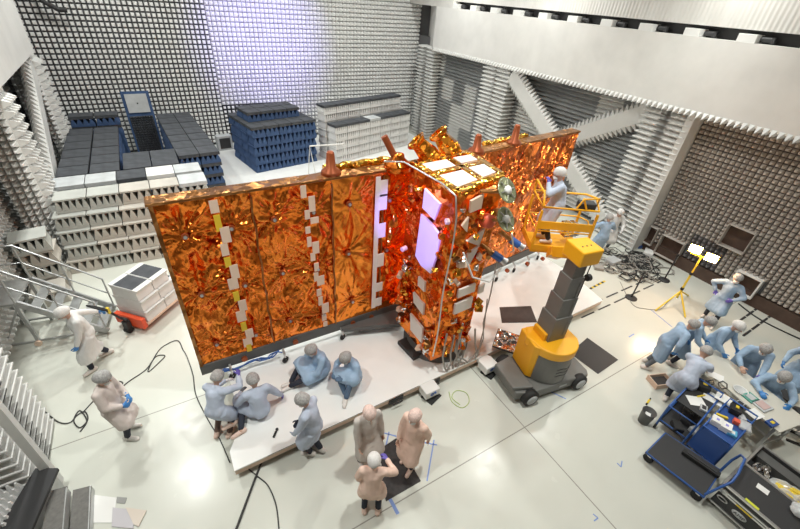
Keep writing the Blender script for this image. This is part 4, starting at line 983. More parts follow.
# ================================================================== AERIAL LIFT
LX, LY = 6.22, 3.36
t = thing('aerial_lift', 'orange and grey mast lift raised beside the orange satellite', 'aerial lift', (LX, LY, 0), R(-9))
b = MB(); b.prism([(-.95, -.42), (-.6, -.52), (.95, -.52), (1.02, -.4), (1.02, .4), (.95, .5), (-.6, .5), (-.95, .42)], .12, .36); b.build('chassis', M_lift, t, .03)
b = MB(); b.prism([(-1.0, -.35), (-.55, -.46), (-.55, .46), (-1.0, .35)], .36, .46); b.build('front_cover', M_lift, t, .03)
for x, y in ((-.62, -.52), (.72, -.52), (-.62, .52), (.72, .52)):
    s_ = -1 if y < 0 else 1
    g = MB(); g.M = T((x, y, .2), ori((0, s_, 0))); g.lathe([(.02, -.1), (.17, -.1), (.2, -.07), (.2, .05), (.17, .08), (.12, .08), (.02, .08)], (0, 0, 0), 20); o = g.build('wheel', M_black, t)
    g = MB(); g.M = T((x, y, .2), ori((0, s_, 0))); g.lathe([(.001, .09), (.05, .1), (.13, .085), (.13, .0)], (0, 0, 0), 16); g.build('hub', M_lgrey, o)
# tower drum: grey cover in front, orange left flank and collar
def arc(r, a0, a1, n, c=(0, 0)): return [(c[0]+r*math.cos(R(a0+(a1-a0)*i/n)), c[1]+r*math.sin(R(a0+(a1-a0)*i/n))) for i in range(n+1)]
b = MB(); b.prism(arc(.50, 198, 330, 18, (.05, 0))+[(.30, .30), (-.3, .30)], .38, 1.10); b.build('drum_cover', M_lift, t, .015)
b = MB(); b.prism([(-.46, .46), (-.52, -.10), (-.44, -.19), (-.3, -.15), (-.25, .46)], .40, 1.30); b.build('side_cover', M_yel, t, .02)
b = MB(); b.prism(arc(.52, 200, 340, 18, (.05, 0))+[(.54, .2), (.34, .36), (-.35, .46), (-.52, .2)], 1.10, 1.32); b.build('collar', M_yel, t, .03)
b = MB(); b.prism([(-.26, -.04), (.34, -.04), (.34, .34), (-.26, .34)], 1.32, 1.50); b.build('mast_seat', M_yel, t, .02)
for (x, z) in ((-.12, .62), (-.12, .72), (-.12, .82)):
    b = MB(); pts = arc(.503, 255, 315, 8, (.05, 0)); b.tube([(p[0], p[1], z+.03*math.sin(i)) for i, p in enumerate(pts)], .006, 5); b.build('vent_slot', M_dgrey, t)
b = MB(); b.box((-.42, .05, .93), (.02, .10, .10)); b.build('bolt_plate', M_dgrey, t)
b = MB(); b.M = T((-.62, -.527, .30)); b.box((0, 0, 0), (.14, .006, .08)); b.build('warning_label', M_redp, t)
b = MB(); b.M = T((.25, -.527, .26)); b.box((0, 0, 0), (.2, .006, .05)); b.build('nameplate', M_lgrey, t)
mz = [(1.32, 1.95, .22), (1.75, 2.42, .19), (2.3, 2.92, .165), (2.85, 3.45, .14)]
for (a, c, w_) in mz:
    b = MB(); b.box2((.02-w_, .12-w_, a), (.02+w_, .12+w_, c)); b.box2((.02+w_*.5, .12-w_-.015, a+.1), (.02+w_*.85, .12-w_, c-.1)); b.build('mast_stage', M_lift, t, .012)
b = MB(); b.tube([(.26, .0, 1.5), (.26, .0, 3.2)], .012, 5); b.cyl((.22, -.05, 2.9), (.3, -.05, 2.9), .07); b.build('chain', M_dgrey, t)
b = MB(); b.prism([(-.26, -.18), (.22, -.18), (.26, .3), (-.22, .34)], 3.30, 3.62); hd = b.build('mast_head', M_yel, t, .03)
for i in range(3):
    b = MB(); b.cyl((-.12+.1*i, .02, 3.62), (-.12+.1*i, .02, 3.628), .015, n=8); b.build('bolt', M_dgrey, hd)
RM = Matrix.Rotation(-R(-9), 3, 'Z')
def loc2(x, y, z): 
    q = RM @ V((x-LX, y-LY, 0)); return V((q.x, q.y, z))
BC = V((7.18, 4.74, 2.70))       # basket floor centre
jb = [loc2(6.2, 3.55, 3.38), loc2(6.35, 4.0, 3.10), loc2(6.75, 4.35, 2.72), loc2(7.2, 4.6, 2.62)]
b = MB(); b.beam(jb[0], jb[1], .26, .22); b.beam(jb[1], jb[2], .24, .2); b.beam(jb[2], jb[3], .24, .16); b.build('jib_arm', M_yel, t, .015)
b = MB(); b.tube([jb[0]+V((.1, .02, -.14)), jb[2]+V((.06, .0, -.02))], .035, 8); b.build('jib_ram', M_dgrey, t)
# basket, long side facing the camera
BA = R(-33)+R(9)
ex = V((math.cos(BA), math.sin(BA), 0)); ey = V((-ex.y, ex.x, 0)); bc = loc2(BC.x, BC.y, BC.z)
def bp(x, y, z): return bc+ex*x+ey*y+V((0, 0, z))
BW, BD, BH = .58, .40, 1.05
b = MB(); b.box(bp(0, 0, -.03), (2*BW, 2*BD, .06), BA); b.build('basket_floor', M_yel, t)
for sx_, sy_ in ((-1, -1), (1, -1), (1, 1), (-1, 1)):
    b = MB(); b.beam(bp(sx_*BW, sy_*BD, 0), bp(sx_*BW, sy_*BD, BH-.1), .045, .045, ex); b.build('basket_post', M_yel, t)
b = MB()
for z, r in ((BH, .024), (.5, .018)):
    b.tube([bp(-BW, -BD, z-.02), bp(-BW, BD, z), bp(BW, BD, z), bp(BW+.05, 0, z+.1), bp(BW, -BD, z-.02)], r, 6, True)
b.build('guard_rail', M_yel, t)
b = MB(); b.box(bp(0, -BD, .62), (2*BW, .03, .18), BA); b.build('front_panel', M_yel, t)
b = MB(); b.box(bp(0, -BD, .06), (2*BW, .025, .14), BA); b.box(bp(-BW, 0, .06), (.025, 2*BD, .14), BA); b.build('toe_board', M_yel, t)
b = MB(); b.tube([bp(-BW, -BD, 1.06), bp(-BW-.02, -BD+.1, 1.3), bp(-BW, BD, 1.3), bp(-BW, BD, 1.06)], .024, 6); b.build('entry_hoop', M_yel, t)
b = MB(); b.tube([bp(.1, -BD, 1.06), bp(.2, -BD+.02, 1.26), bp(.5, -BD+.02, 1.3), bp(.56, -BD+.15, 1.08)], .02, 6); b.tube([bp(.2, -BD+.02, 1.26), bp(.3, -BD, 1.06)], .02, 6); b.build('control_hoop', M_yel, t)
b = MB(); b.box(bp(.34, -BD+.14, 1.08), (.34, .22, .16), BA); b.build('control_box', M_dgrey, t, .02)
b = MB(); b.box(bp(.30, .05, .35), (.3, .25, .3), BA+.3); b.box(bp(.44, .1, .32), (.2, .22, .22), BA); b.build('machine_box', M_silver, t)
# foil covered tray on the lift's front
p = at(509, 341, .52)
t = thing('foil_tray', 'square tray covered in crinkled silver foil on the front of the lift', 'tray', (p.x, p.y, .47), R(36))
b = MB(); b.box((0, 0, .02), (.66, .66, .04)); b.build('tray', M_dgrey, t); b = MB(); jag(b, [(-.32, -.32, .045), (.32, -.32, .045), (.32, .32, .045), (-.32, .32, .045)], 12, 12, .02, 90); b.build('foil', M_silver, t)
# ================================================================== MATS, TAPE, CABLES
def mat_thing(name, pts, m_, label, cat='mat', z=.002, th=.012):
    q = [V((p[0], p[1], 0)) for p in pts]; c = sum(q, V())/len(q)
    b = MB(); b.prism([(p.x-c.x, p.y-c.y) for p in q], 0, th); o = b.build(name, m_, None, 0, (c.x, c.y, z)); return tag(o, label, cat)
mat_thing('floor_mat', [(8.47, 3.67), (8.53, 2.79), (7.67, 2.74), (7.60, 3.52)], M_dgrey, 'dark grey rubber mat on the floor right of the mast lift')
mat_thing('floor_mat', [(2.06, 3.52), (2.58, 3.58), (2.56, 2.66), (1.85, 2.66)], M_blackm, 'black mat under the three people talking in front')
mat_thing('floor_mat', [(6.87, 5.42), (7.71, 5.07), (7.37, 4.52), (6.50, 4.92)], M_brownm, 'dark brown mat on the white platform behind the lift', z=ZP+.002)
def tape(px, label, w=.03):
    q = [at(*p) for p in px]; c = sum(q, V())/len(q); b = MB()
    for i in range(len(q)-1): b.beam(q[i]-c, q[i+1]-c, w, .003)
    o = b.build('tape_mark', M_tape, None, 0, (c.x, c.y, .0025)); return tag(o, label, 'tape')
tape([(384, 433), (410, 440), (437, 445)], 'long blue tape line on the floor behind the two gowned people', .025)
tape([(434, 440), (427, 481)], 'blue tape strip on the floor right of the peach gown', .025)
tape([(389, 432), (386, 446)], 'short blue tape strip at the rear edge of the black mat', .025)
tape([(390, 499), (398, 514)], 'wide blue tape strip at the near edge of the black mat', .06)
tape([(617, 463), (621, 467), (622, 461)], 'small blue V shaped tape mark on the bare floor', .02)
tape([(650, 309), (672, 327)], 'blue tape line on the floor by the yellow lamp stand', .025)
tape([(545, 389), (566, 399)], 'blue tape line on the floor in front of the lift wheel', .025)
tape([(629, 337), (634, 334)], 'tiny blue tape mark on the floor between lift and group', .03)
tape([(593, 514), (598, 518), (594, 521)], 'small blue tape mark at the bottom edge of the floor', .02)
def hazard(p, q, label):
    p = V(p); q = V(q); c = (p+q)/2; L = (q-p).length; n = max(4, int(L/.1)); b = MB()
    for i in range(n):
        b.mi = i % 2; b.beam((p-c)+(q-p)*(i/n), (p-c)+(q-p)*((i+1)/n), .07, .003)
    o = b.build('hazard_tape', [M_yel2, M_dgrey], None, 0, (c.x, c.y, .0025)); tag(o, label, 'tape')
hazard(at(558, 273), at(572, 267), 'short black and yellow hazard strip behind the mast head')
hazard(at(584, 292), at(605, 281), 'black and yellow hazard strip right of the lift mast')
def cable(pts, r, m_, label, name='cable', z=None):
    q = [at(*p) for p in pts]; z = r+.001 if z is None else z
    pp = []
    for i in range(len(q)-1):
        p0 = q[max(i-1, 0)]; p1 = q[i]; p2 = q[i+1]; p3 = q[min(i+2, len(q)-1)]
        for k in range(6):
            t_ = k/6; pp.append(.5*((2*p1)+(p2-p0)*t_+(2*p0-5*p1+4*p2-p3)*t_*t_+(3*p1-p0-3*p2+p3)*t_**3))
    pp.append(q[-1]); c = q[0]; b = MB(); b.tube([(p.x-c.x, p.y-c.y, z) for p in pp], r, 5)
    o = b.build(name, m_, None, 0, (c.x, c.y, 0)); return tag(o, label, 'cable')
cable([(20, 396), (40, 408), (58, 422), (70, 423), (77, 416), (85, 412), (88, 420), (80, 428), (74, 421), (80, 411), (87, 421), (82, 430), (80, 432)], .012, M_cable, 'dark cable with a coiled end on the floor left of the lone person')
cable([(82, 414), (95, 400), (105, 392)], .011, M_cable, 'short dark cable running behind the lone person in white')
cable([(116, 388), (118, 382), (123, 383), (121, 388), (130, 381), (146, 370), (156, 357), (165, 356), (160, 362), (148, 372), (158, 352), (168, 344), (178, 341), (183, 350)], .011, M_cable, 'looped black cable on the floor left of the antenna')
cable([(183, 350), (187, 357), (193, 375), (196, 395), (208, 420), (220, 440), (230, 463)], .010, M_cable, 'thin dark cable running down beside the platform left end')
cable([(247, 468), (258, 477), (268, 486), (276, 505), (279, 529)], .011, M_cable, 'thin cable curving to the bottom edge below the platform corner')
cable([(262, 462), (252, 488), (236, 531)], .020, M_cable, 'thick straight black cable from the platform to the bottom edge')
cable([(449, 392), (452, 402), (462, 408), (469, 402), (466, 393), (456, 391), (452, 398), (460, 405)], .009, M_green, 'coiled pale green cable on the floor below the satellite')
cable([(738, 304), (755, 317), (775, 328), (803, 341)], .02, M_cable, 'black cable on the floor along the right wall')
cable([(620, 282), (632, 304), (645, 309), (660, 309), (668, 302), (674, 296)], .010, M_grcab, 'grey cable from the cable heap to the yellow lamp stand')
cable([(672, 420), (660, 432), (650, 438)], .010, M_cable, 'dark cable trailing from the blue cart') if False else None
random.seed(77)
cc = at(630, 262)
for k in range(60):
    cx = min(13.7, cc.x+random.gauss(0, .62)); cy = cc.y+random.gauss(-.05, .40); r0 = random.uniform(.12, .38); b = MB(); a0 = random.uniform(0, 6); n = 22
    b.tube([(r0*(1+.25*math.sin(i*.9+a0))*math.cos(a0+i*.42), r0*.8*(1+.2*math.cos(i*.7))*math.sin(a0+i*.42), .02+.012*(k % 5)+.012*math.sin(i*1.3)) for i in range(n)], random.choice((.011, .014, .018)), 5)
    o = b.build('cable', random.choice((M_cable, M_cable, M_grcab)), None, 0, (cx, cy, 0))
    tag(o, 'tangled cable loop in the black cable heap at the foot of the right pillar', 'cable', 'cables of the tangled heap')
for k, (px, py, sx_, sy_, sz, m_, lb) in enumerate(((612, 262, .5, .35, .12, M_lgrey, 'pale grey flat case among the cables by the right pillar'), (648, 254, .5, .3, .14, M_paper, 'white box at the wall end of the cable heap'), (598, 268, .35, .3, .1, M_grcab, 'small grey case left of the cable heap'), (636, 246, .4, .2, .12, M_btray, 'blue bag lying at the wall behind the cable heap'))):
    p = at(px, py); t = thing('equipment_case', lb, 'case', (p.x, p.y, 0), .4*k)
    b = MB(); b.box((0, 0, sz*.4), (sx_, sy_, sz*.8)); b.build('body', m_, t, .015); b = MB(); b.box((0, 0, sz*.9), (sx_*.98, sy_*.98, sz*.16)); b.build('lid', m_, t, .01)
# ================================================================== LAMP STAND AND POSTS
p = at(673, 304); t = thing('lamp_stand', 'yellow tripod stand with two glowing halogen work lamps', 'lamp', (p.x, p.y, 0))
b = MB(); b.tube([(0, 0, .25), (0, 0, 1.12)], .03, 8); b.build('mast', M_yel2, t); b = MB(); b.tube([(0, 0, 1.0), (0, 0, 1.72)], .022, 8); b.build('extension', M_yel2, t)
for z in (.55, 1.1): b = MB(); b.cyl((0, 0, z), (0, 0, z+.08), .045); b.build('clamp', M_black, t)
for q in (at(655, 311), at(685, 318), at(688, 296)):
    b = MB(); d = V((q.x-p.x, q.y-p.y, 0)); b.tube([(0, 0, .5), d*.98+V((0, 0, .03)), d+V((0, 0, .02))], .024, 6); b.build('leg', M_yel2, t)
cd_ = V((-p.x, -p.y, 0)).normalized(); sd_ = V((cd_.y, -cd_.x, 0))*-1
b = MB(); b.beam(sd_*-.28+V((0, 0, 1.72)), sd_*.28+V((0, 0, 1.72)), .04, .04); b.build('crossbar', M_yel2, t)
for s_ in (-1, 1):
    c = sd_*(.21*s_)+V((0, 0, 1.82-.04*s_)); Q = ori(cd_+V((0, 0, .30)))
    b = MB(); b.M = T(c, Q); b.box((0, 0, -.05), (.30, .22, .1)); o = b.build('lamp_head', M_yel2, t, .01)
    b = MB(); b.M = T(c, Q); b.box((0, 0, .012), (.27, .19, .02)); b.build('glass', M_lamp, o)
    b = MB(); b.M = T(c, Q); b.tube([(-.15, .11, .01), (.15, .11, .01), (.15, -.11, .01), (-.15, -.11, .01)], .008, 5, True); b.build('guard_frame', M_dgrey, o)
for (bx, tx, lb) in (((631, 298), (645, 273), 'slim black post on a round base left of the lamp stand'), ((664, 280), (674, 262), 'slim black post on a round base nearer the right wall')):
    q = at(*bx); t = thing('barrier_post', lb, 'post', (q.x, q.y, 0))
    b = MB(); b.lathe([(.001, 0), (.17, 0), (.17, .02), (.14, .035), (.03, .05), (.001, .05)], (0, 0, 0), 20); b.build('base', M_dgrey, t)
    b = MB(); b.cyl((0, 0, .04), (0, 0, .95), .022); b.build('pole', M_dgrey, t); b = MB(); b.cyl((0, 0, .93), (0, 0, 1.0), .035); b.build('head', M_black, t)
# ================================================================== WORK TABLE
TC = V((9.42, .72, 0)); TA = R(78)
t = thing('work_table', 'long cream work table covered with small parts, people leaning round it', 'table', TC, TA)
# local x along the long side (towards the right end is -x)
b = MB(); b.box((0, 0, .785), (1.95, .86, .035)); b.build('tabletop', M_cream, t, .008)
for x in (-.88, .88):
    for y in (-.36, .36):
        b = MB(); b.box2((x-.025, y-.025, 0), (x+.025, y+.025, .765)); b.build('leg', M_alu, t)
b = MB(); b.beam((-.88, 0, .2), (.88, 0, .2), .04, .04); b.beam((-.88, -.36, .2), (-.88, .36, .2), .04, .04); b.beam((.88, -.36, .2), (.88, .36, .2), .04, .04); b.build('stretcher', M_alu, t)
def on_table(px, py, z=.803): return at(px, py, z)
def small(name, px, py, dims, rz, m_, label, cat, z=.8035, bev=.006, extra=None, group=None):
    p = at(px, py, z); t_ = thing(name, label, cat, (p.x, p.y, z), rz, group)
    b = MB(); b.box((0, 0, dims[2]/2), dims); b.build('body', m_, t_, bev)
    if extra: extra(t_, dims)
    return t_
def lid(m_, k=.7, h=.01):
    def f(t_, d): b = MB(); b.box((0, 0, d[2]+h/2), (d[0]*k, d[1]*k, h)); b.build('panel', m_, t_)
    return f
for pts, lb in ((((718, 383), (723, 381), (727, 384), (727, 388), (722, 389), (719, 386)), 'first black coil of wire on the cream table'), (((708, 381), (713, 380), (714, 384), (709, 385)), 'small black wire bundle near the table edge')):
    q = [at(*p_, .815) for p_ in pts]; c = q[0].copy(); c.z = .803; b = MB(); b.tube([p_-c+V((0, 0, .0)) for p_ in q], .012, 5, True); tag(b.build('wire_coil', M_cable, None, 0, c), lb, 'cable')
p = at(740, 391, .803); t = thing('glass_dish', 'clear round dish on the cream work table', 'dish', (p.x, p.y, .803)); b = MB(); b.lathe([(.001, 0), (.11, 0), (.13, .03), (.12, .03), (.1, .012), (.001, .012)], (0, 0, 0), 18); b.build('bowl', M_plastic, t); b = MB(); b.lathe([(.12, .03), (.14, .034), (.13, .04), (.12, .03)], (0, 0, 0), 18); b.build('rim', M_white, t)
small('parts_tray', 750, 398, (.22, .26, .03), TA, M_board, 'green circuit board tray on the table', 'tray', extra=lid(M_lgrey, .6))
small('parts_tray', 762, 406, (.26, .30, .03), TA, M_lgrey, 'grey plastic tray of pinkish parts at the table middle', 'tray', extra=lid(mat('pinkish_parts', (.55, .40, .38), .6), .7))
small('tablet', 739, 404, (.12, .24, .012), TA+.1, M_lgrey, 'flat grey tablet lying along the near table edge', 'tablet', extra=lid(M_dgrey, .8, .003))
small('tool_pouch', 771, 424, (.14, .2, .05), TA, M_btray, 'blue and yellow tool pouch at the near right table corner', 'pouch', extra=lid(M_yel2, .4))
small('paper_sheet', 716, 376, (.21, .29, .002), .4, M_paper, 'white sheet on the table beside the wire coil', 'paper', bev=0)
small('paper_sheet', 755, 414, (.21, .29, .002), TA, M_paper, 'white sheet at the near edge of the table', 'paper', bev=0)
small('clipboard', 732, 357, (.3, .4, .012), .2, M_cream, 'pale clipboard on the far table side under the white cap', 'clipboard', z=.86, extra=lid(M_paper, .9, .003)) if False else None
# ================================================================== CARTS
def cart(name, label, c, ang, L, W, H, tray, full):
    t = thing(name, label, 'cart', c, ang)
    for z in (.22, H):
        b = MB(); xa = -L/2 if (z < .3 or full == 1) else -L/2+full*2*L/2*1.6; b.box(((xa+L/2)/2, 0, z), (L/2-xa, W, .03)); b.build('shelf', tray, t, .008)
        b = MB(); b.tube([(-L/2, -W/2, z+.05), (L/2, -W/2, z+.05), (L/2, W/2, z+.05), (-L/2, W/2, z+.05)], .02, 6, True); b.build('rim', M_bfr, t)
    for x in (-1, 1):
        for y in (-1, 1):
            b = MB(); b.tube([(x*L/2, y*W/2, .12), (x*L/2, y*W/2, H+.06)], .022, 6); b.build('post', M_bfr, t)
            b = MB(); b.cyl((x*L/2, y*W/2-.02, .06), (x*L/2, y*W/2+.02, .06), .06); b.build('caster', M_black, t)
    b = MB(); b.tube([(L/2, -W/2, H+.05), (L/2+.1, -W/2, H+.18), (L/2+.1, W/2, H+.18), (L/2, W/2, H+.05)], .018, 6); b.build('push_handle', M_bfr, t)
    return t
CA = R(88)
c1 = at(697, 426, .42); c1.z = 0
tc = cart('tool_cart', 'blue framed two shelf cart full of tools left of the table', (8.08, 1.04, 0), R(6), 1.05, .52, .66, M_dgrey, .2)
tc = cart('tool_cart', 'blue tray cart with white boxes in front of the table', (8.10, .44, 0), R(3), .92, .48, .72, M_btray, 1)
b = MB(); b.add([(-.46, -.23, .74), (-.46, .23, .74), (-.58, .23, .24), (-.58, -.23, .24), (-.445, -.23, .74), (-.445, .23, .74), (-.565, .23, .24), (-.565, -.23, .24)], [(0, 1, 2, 3), (7, 6, 5, 4), (0, 4, 5, 1), (1, 5, 6, 2), (2, 6, 7, 3), (3, 7, 4, 0)]); b.build('front_panel', M_btray, tc)
def on(px, py, z, *a, **k): return small(*((a[0], px, py)+a[1:]), z=z, **k)
z1 = .68; z2 = .74
small('tool_bag', 702, 388, (.26, .22, .14), .5, M_black, 'black tool bag on the left cart by the bending person', 'bag', z=z1, extra=lid(M_yel2, .35))
small('paper_sheet', 696, 401, (.24, .32, .003), .9, M_paper, 'white sheet on the left end of the blue tool cart', 'paper', z=z1, bev=0)
small('paper_sheet', 713, 398, (.3, .34, .003), .3, M_paper, 'white sheet in the middle of the blue tool cart', 'paper', z=z1, bev=0)
small('paper_stack', 724, 399, (.26, .3, .02), .2, M_paper, 'thick white paper stack at the cart end near the table', 'paper', z=z1+.06)
small('meter', 703, 409, (.16, .12, .05), .4, M_lgrey, 'grey meter with dark display on the left cart', 'meter', z=z1, extra=lid(M_dgrey, .6))
small('yellow_rule', 701, 396, (.2, .03, .01), -.3, M_yel2, 'yellow rule lying across the left cart', 'rule', z=z1+.01, bev=0)
for k, (px, py, sx_, m_, lb) in enumerate(((685, 420, .3, M_dgrey, 'dark tool case on the lower left cart shelf'), (676, 428, .22, M_black, 'black box at the left end of the lower cart shelf'), (694, 432, .16, M_lgrey, 'grey small box on the lower cart shelf'), (688, 412, .2, M_mgrey, 'graphite box on the lower cart shelf nearest the bending person'))):
    small('tool_case', px, py, (sx_, .18, .1), .3+.5*k, m_, lb, 'case', z=.24, extra=lid(m_, .9))
for k, (px, py) in enumerate(((715, 423), (724, 429))):
    small('white_carton', px, py, (.19, .17, .12), R(16), M_paper, 'white carton with violet dot on the front cart, %s one' % ('left', 'right')[k], 'box', z=z2, extra=lid(mat('violet_dot', (.30, .28, .70), .5), .28, .004))
small('blue_carton', 731, 434, (.15, .15, .06), R(20), mat('cyan_box', (.10, .38, .60), .5), 'small cyan box beside the white cartons', 'box', z=z2, extra=lid(M_paper, .5, .004))
small('power_drill_case', 734, 411, (.26, .18, .13), .3, M_black, 'black instrument case on the front cart by the table', 'case', z=z2, extra=lid(M_yel2, .3))
small('plastic_bag', 744, 427, (.24, .2, .07), .4, M_plastic, 'clear plastic bag on the right end of the front cart', 'bag', z=z2, bev=.03)
small('spray_can_box', 735, 423, (.1, .1, .09), .4, M_redp, 'small red box among the parts on the front cart', 'box', z=z2)
small('grey_box', 741, 419, (.14, .1, .07), .8, M_lgrey, 'small grey box on the front cart near the plastic bag', 'box', z=z2)
small('yellow_roll', 721, 417, (.2, .05, .05), R(-60), M_yel2, 'yellow tube lying behind the white cartons', 'tube', z=z2)
small('card', 706, 449, (.07, .10, .004), .6, M_lgrey, 'grey card on the lower blue shelf of the front cart', 'card', z=.24, bev=0)
# waste bin and small tool on the floor
p = at(652, 424); t = thing('waste_bin', 'round black waste bin on the floor left of the carts', 'bin', (7.44, 1.44, 0))
b = MB(); b.lathe([(.001, 0), (.105, 0), (.135, .33), (.14, .34), (.128, .335), (.1, .02), (.001, .02)], (0, 0, 0), 24); b.build('bucket', M_mgrey, t); b = MB(); b.box((.02, .0, .2), (.12, .1, .06), .4); b.build('paper_waste', M_paper, t)
p = at(648, 402); t = thing('hand_tool', 'small black and yellow tool lying on the floor above the waste bin', 'tool', (p.x, p.y, 0), .2); b = MB(); b.box((0, 0, .015), (.16, .04, .03)); b.build('grip', M_yel2, t, .008); b = MB(); b.cyl((.07, 0, .015), (.14, 0, .015), .014); b.cyl((-.12, 0, .015), (-.07, 0, .015), .018); b.build('ends', M_black, t)
p = at(659, 383); t = thing('floor_crate', 'open wooden crate on the floor under the leaning group', 'crate', (p.x, p.y, 0), R(-20)); b = MB(); b.box2((-.24, -.16, 0), (.24, .16, .02)); b.box2((-.24, -.16, .02), (-.22, .16, .14)); b.box2((.22, -.16, .02), (.24, .16, .14)); b.box2((-.22, -.16, .02), (.22, -.14, .14)); b.box2((-.22, .14, .02), (.22, .16, .14)); b.build('box', M_edge, t); b = MB(); b.box((0, 0, .06), (.36, .22, .06)); b.build('contents', M_dgrey, t)
# stool beside the table right end
t = thing('stool', 'low stool with dark seat at the right table end', 'stool', (10.55, .2, 0)); b = MB(); b.box((0, 0, .44), (.34, .34, .05)); b.build('seat', M_dgrey, t, .02)
for x in (-.14, .14):
    for y in (-.14, .14): b = MB(); b.tube([(x, y, 0), (x*.8, y*.8, .42)], .014, 6); b.build('leg', M_alu, t)
# ================================================================== PLATFORM TROLLEY AND FLIGHT CASES
q = [at(*p_, .26) for p_ in ((647, 452), (666, 433), (721, 470), (704, 496))]
c = sum(q, V())/4; ang = math.atan2(q[2].y-q[1].y, q[2].x-q[1].x)
t = thing('platform_trolley', 'low trolley with black top and blue folding handle', 'trolley', (c.x, c.y, 0), 0)
lq = [(p_.x-c.x, p_.y-c.y) for p_ in q]
b = MB(); b.prism(lq, .22, .26); b.build('deck', M_dgrey, t, .008)
b = MB(); b.tube([(x*1.01, y*1.01, .235) for x, y in lq], .026, 6, True); b.build('frame', M_bfr, t)
for k, (x, y) in enumerate(lq):
    b = MB(); b.cyl((x*.86-.025, y*.86, .09), (x*.86+.025, y*.86, .09), .09); o = b.build('caster', M_black, t); b = MB(); b.box((x*.86, y*.86, .19), (.07, .07, .06)); b.build('fork', M_alu, o)
def hp(px, py, z): q_ = at(px, py, z); return V((q_.x-c.x, q_.y-c.y, z))
B0, B1 = V((lq[3][0], lq[3][1], .26)), V((lq[2][0], lq[2][1], .26)); B0 = B0.lerp(B1, .06)
b = MB(); b.tube([B0, hp(719, 488, .55), hp(732, 482, .72), hp(738, 474, .78), hp(745, 459, .78), hp(741, 455, .72), hp(732, 460, .55), B1], .022, 6); b.build('push_handle', M_bfr, t)
p = at(700, 464, .27); t = thing('long_black_case', 'long slim black case lying on the trolley deck', 'case', (p.x, p.y, .262), math.atan2(q[2].y-q[1].y, q[2].x-q[1].x)); b = MB(); b.box((0, 0, .04), (.62, .12, .08)); b.build('body', M_black, t, .015); b = MB(); b.box((0, 0, .086), (.5, .05, .012)); b.build('handle', M_dgrey, t)

def fcase(name, label, x0, x1, y0, y1, h, joint, open_=False):
    t_ = thing(name, label, 'flight case', ((x0+x1)/2, (y0+y1)/2, 0)); a = (x1-x0)/2; d = (y1-y0)/2
    b = MB()
    if open_:
        w = .03; b.box2((-a, -d, .1), (a, d, .38)); b.box2((-a, -d, .38), (-a+w, d, h)); b.box2((a-w, -d, .38), (a, d, h)); b.box2((-a+w, -d, .38), (a-w, -d+w, h)); b.box2((-a+w, d-w, .38), (a-w, d, h))
    else: b.box2((-a, -d, .1), (a, d, h))
    b.build('body', M_dgrey, t_, .006)
    b = MB(); e = .016
    def loop(z):
        for p_, q_ in (((-a, -d), (a, -d)), ((a, -d), (a, d)), ((a, d), (-a, d)), ((-a, d), (-a, -d))): b.beam((*p_, z), (*q_, z), .036, .036)
    for z in ([.11, h] if open_ else [.11, joint-.025, joint+.03, h]): loop(z)
    for p_ in ((-a, -d), (a, -d), (a, d), (-a, d)): b.beam((*p_, .1), (*p_, h), .036, .036, (1, 0, 0))
    b.build('edge_trim', M_alu, t_)
    for p_ in ((-a, -d), (a, -d), (a, d), (-a, d)):
        b = MB(); b.cyl((p_[0]*.85-.02, p_[1]*.88, .05), (p_[0]*.85+.02, p_[1]*.88, .05), .05); b.build('caster', M_black, t_)
    return t_, a, d
t, a, d = fcase('flight_case', 'closed black flight case with silver edges and an oval badge', 6.93, 7.66, -1.75, -.10, .62, .47)
for y, nm in ((.745, 'latch'), (.06, 'latch')):
    b = MB(); b.M = T((-a-.012, y, .475), ori((-1, 0, 0))); b.lathe([(.001, .012), (.05, .012), (.06, 0), (.06, -.01), (.001, -.01)], (0, 0, 0), 16); o = b.build(nm, M_alu, t)
    b = MB(); b.box((-a-.028, y, .475), (.008, .05, .02)); b.build('twist_key', M_steel, o)
b = MB(); pts = [(-a-.012, .70+.075*math.cos(k*PI/10), .32+.035*math.sin(k*PI/10)) for k in range(20)]; b.tube(pts, .013, 6, True); o = b.build('handle_dish', M_alu, t)
b = MB(); b.box((-a-.02, .70, .32), (.02, .11, .022)); b.build('handle_grip', M_black, o)
b = MB(); b.M = T((-a-.006, .415, .27), ori((-1, 0, 0))); b.lathe([(.001, .004), (.062, .004), (.064, -.004), (.001, -.004)], (0, 0, 0), 24)
b.v = [V((p_.x, (p_.y-.415)*1.75+.415, p_.z)) for p_ in b.v]; o = b.build('oval_badge', M_lgrey, t)
cu = bpy.data.curves.new('badge_text', 'FONT'); cu.body = 'AMP'; cu.size = .085; cu.align_x = 'CENTER'; cu.align_y = 'CENTER'; cu.extrude = .002
to = bpy.data.objects.new('tmp', cu); COL.objects.link(to); dg = bpy.context.evaluated_depsgraph_get(); tm = bpy.data.meshes.new_from_object(to.evaluated_get(dg)); bpy.data.objects.remove(to)
tm.materials.clear(); tm.materials.append(M_dgrey)
g = link('badge_letters', tm, o); g.matrix_local = Matrix(((0, 0, -1, -a-.013), (-1, 0, 0, .415), (0, 1, 0, .27), (0, 0, 0, 1)))
b = MB(); b.box((-a-.02, .42, .445), (.006, .24, .03)); b.build('yellow_label', M_yel2, t)
b = MB(); b.box((-a+.03, .42, .64), (.05, .2, .006)); b.build('yellow_tape', mat('lime_tape', (.62, .66, .05), .5), t)
c_ = V(t.location)
p = at(763, 489, .63); t2 = thing('label_sheet', 'white card lying on top of the closed flight case', 'card', (p.x, p.y, .622), .1); b = MB(); b.box((0, 0, .003), (.12, .17, .004)); b.build('card', M_paper, t2)
t, a, d = fcase('flight_case', 'open black flight case with packed bags, right of the closed one', 7.70, 8.42, -1.75, -.10, .60, 0, True)
b = MB(); b.box2((.1, -d+.04, .38), (a-.04, d-.04, .54)); b.build('foam_insert', M_mgrey, t)
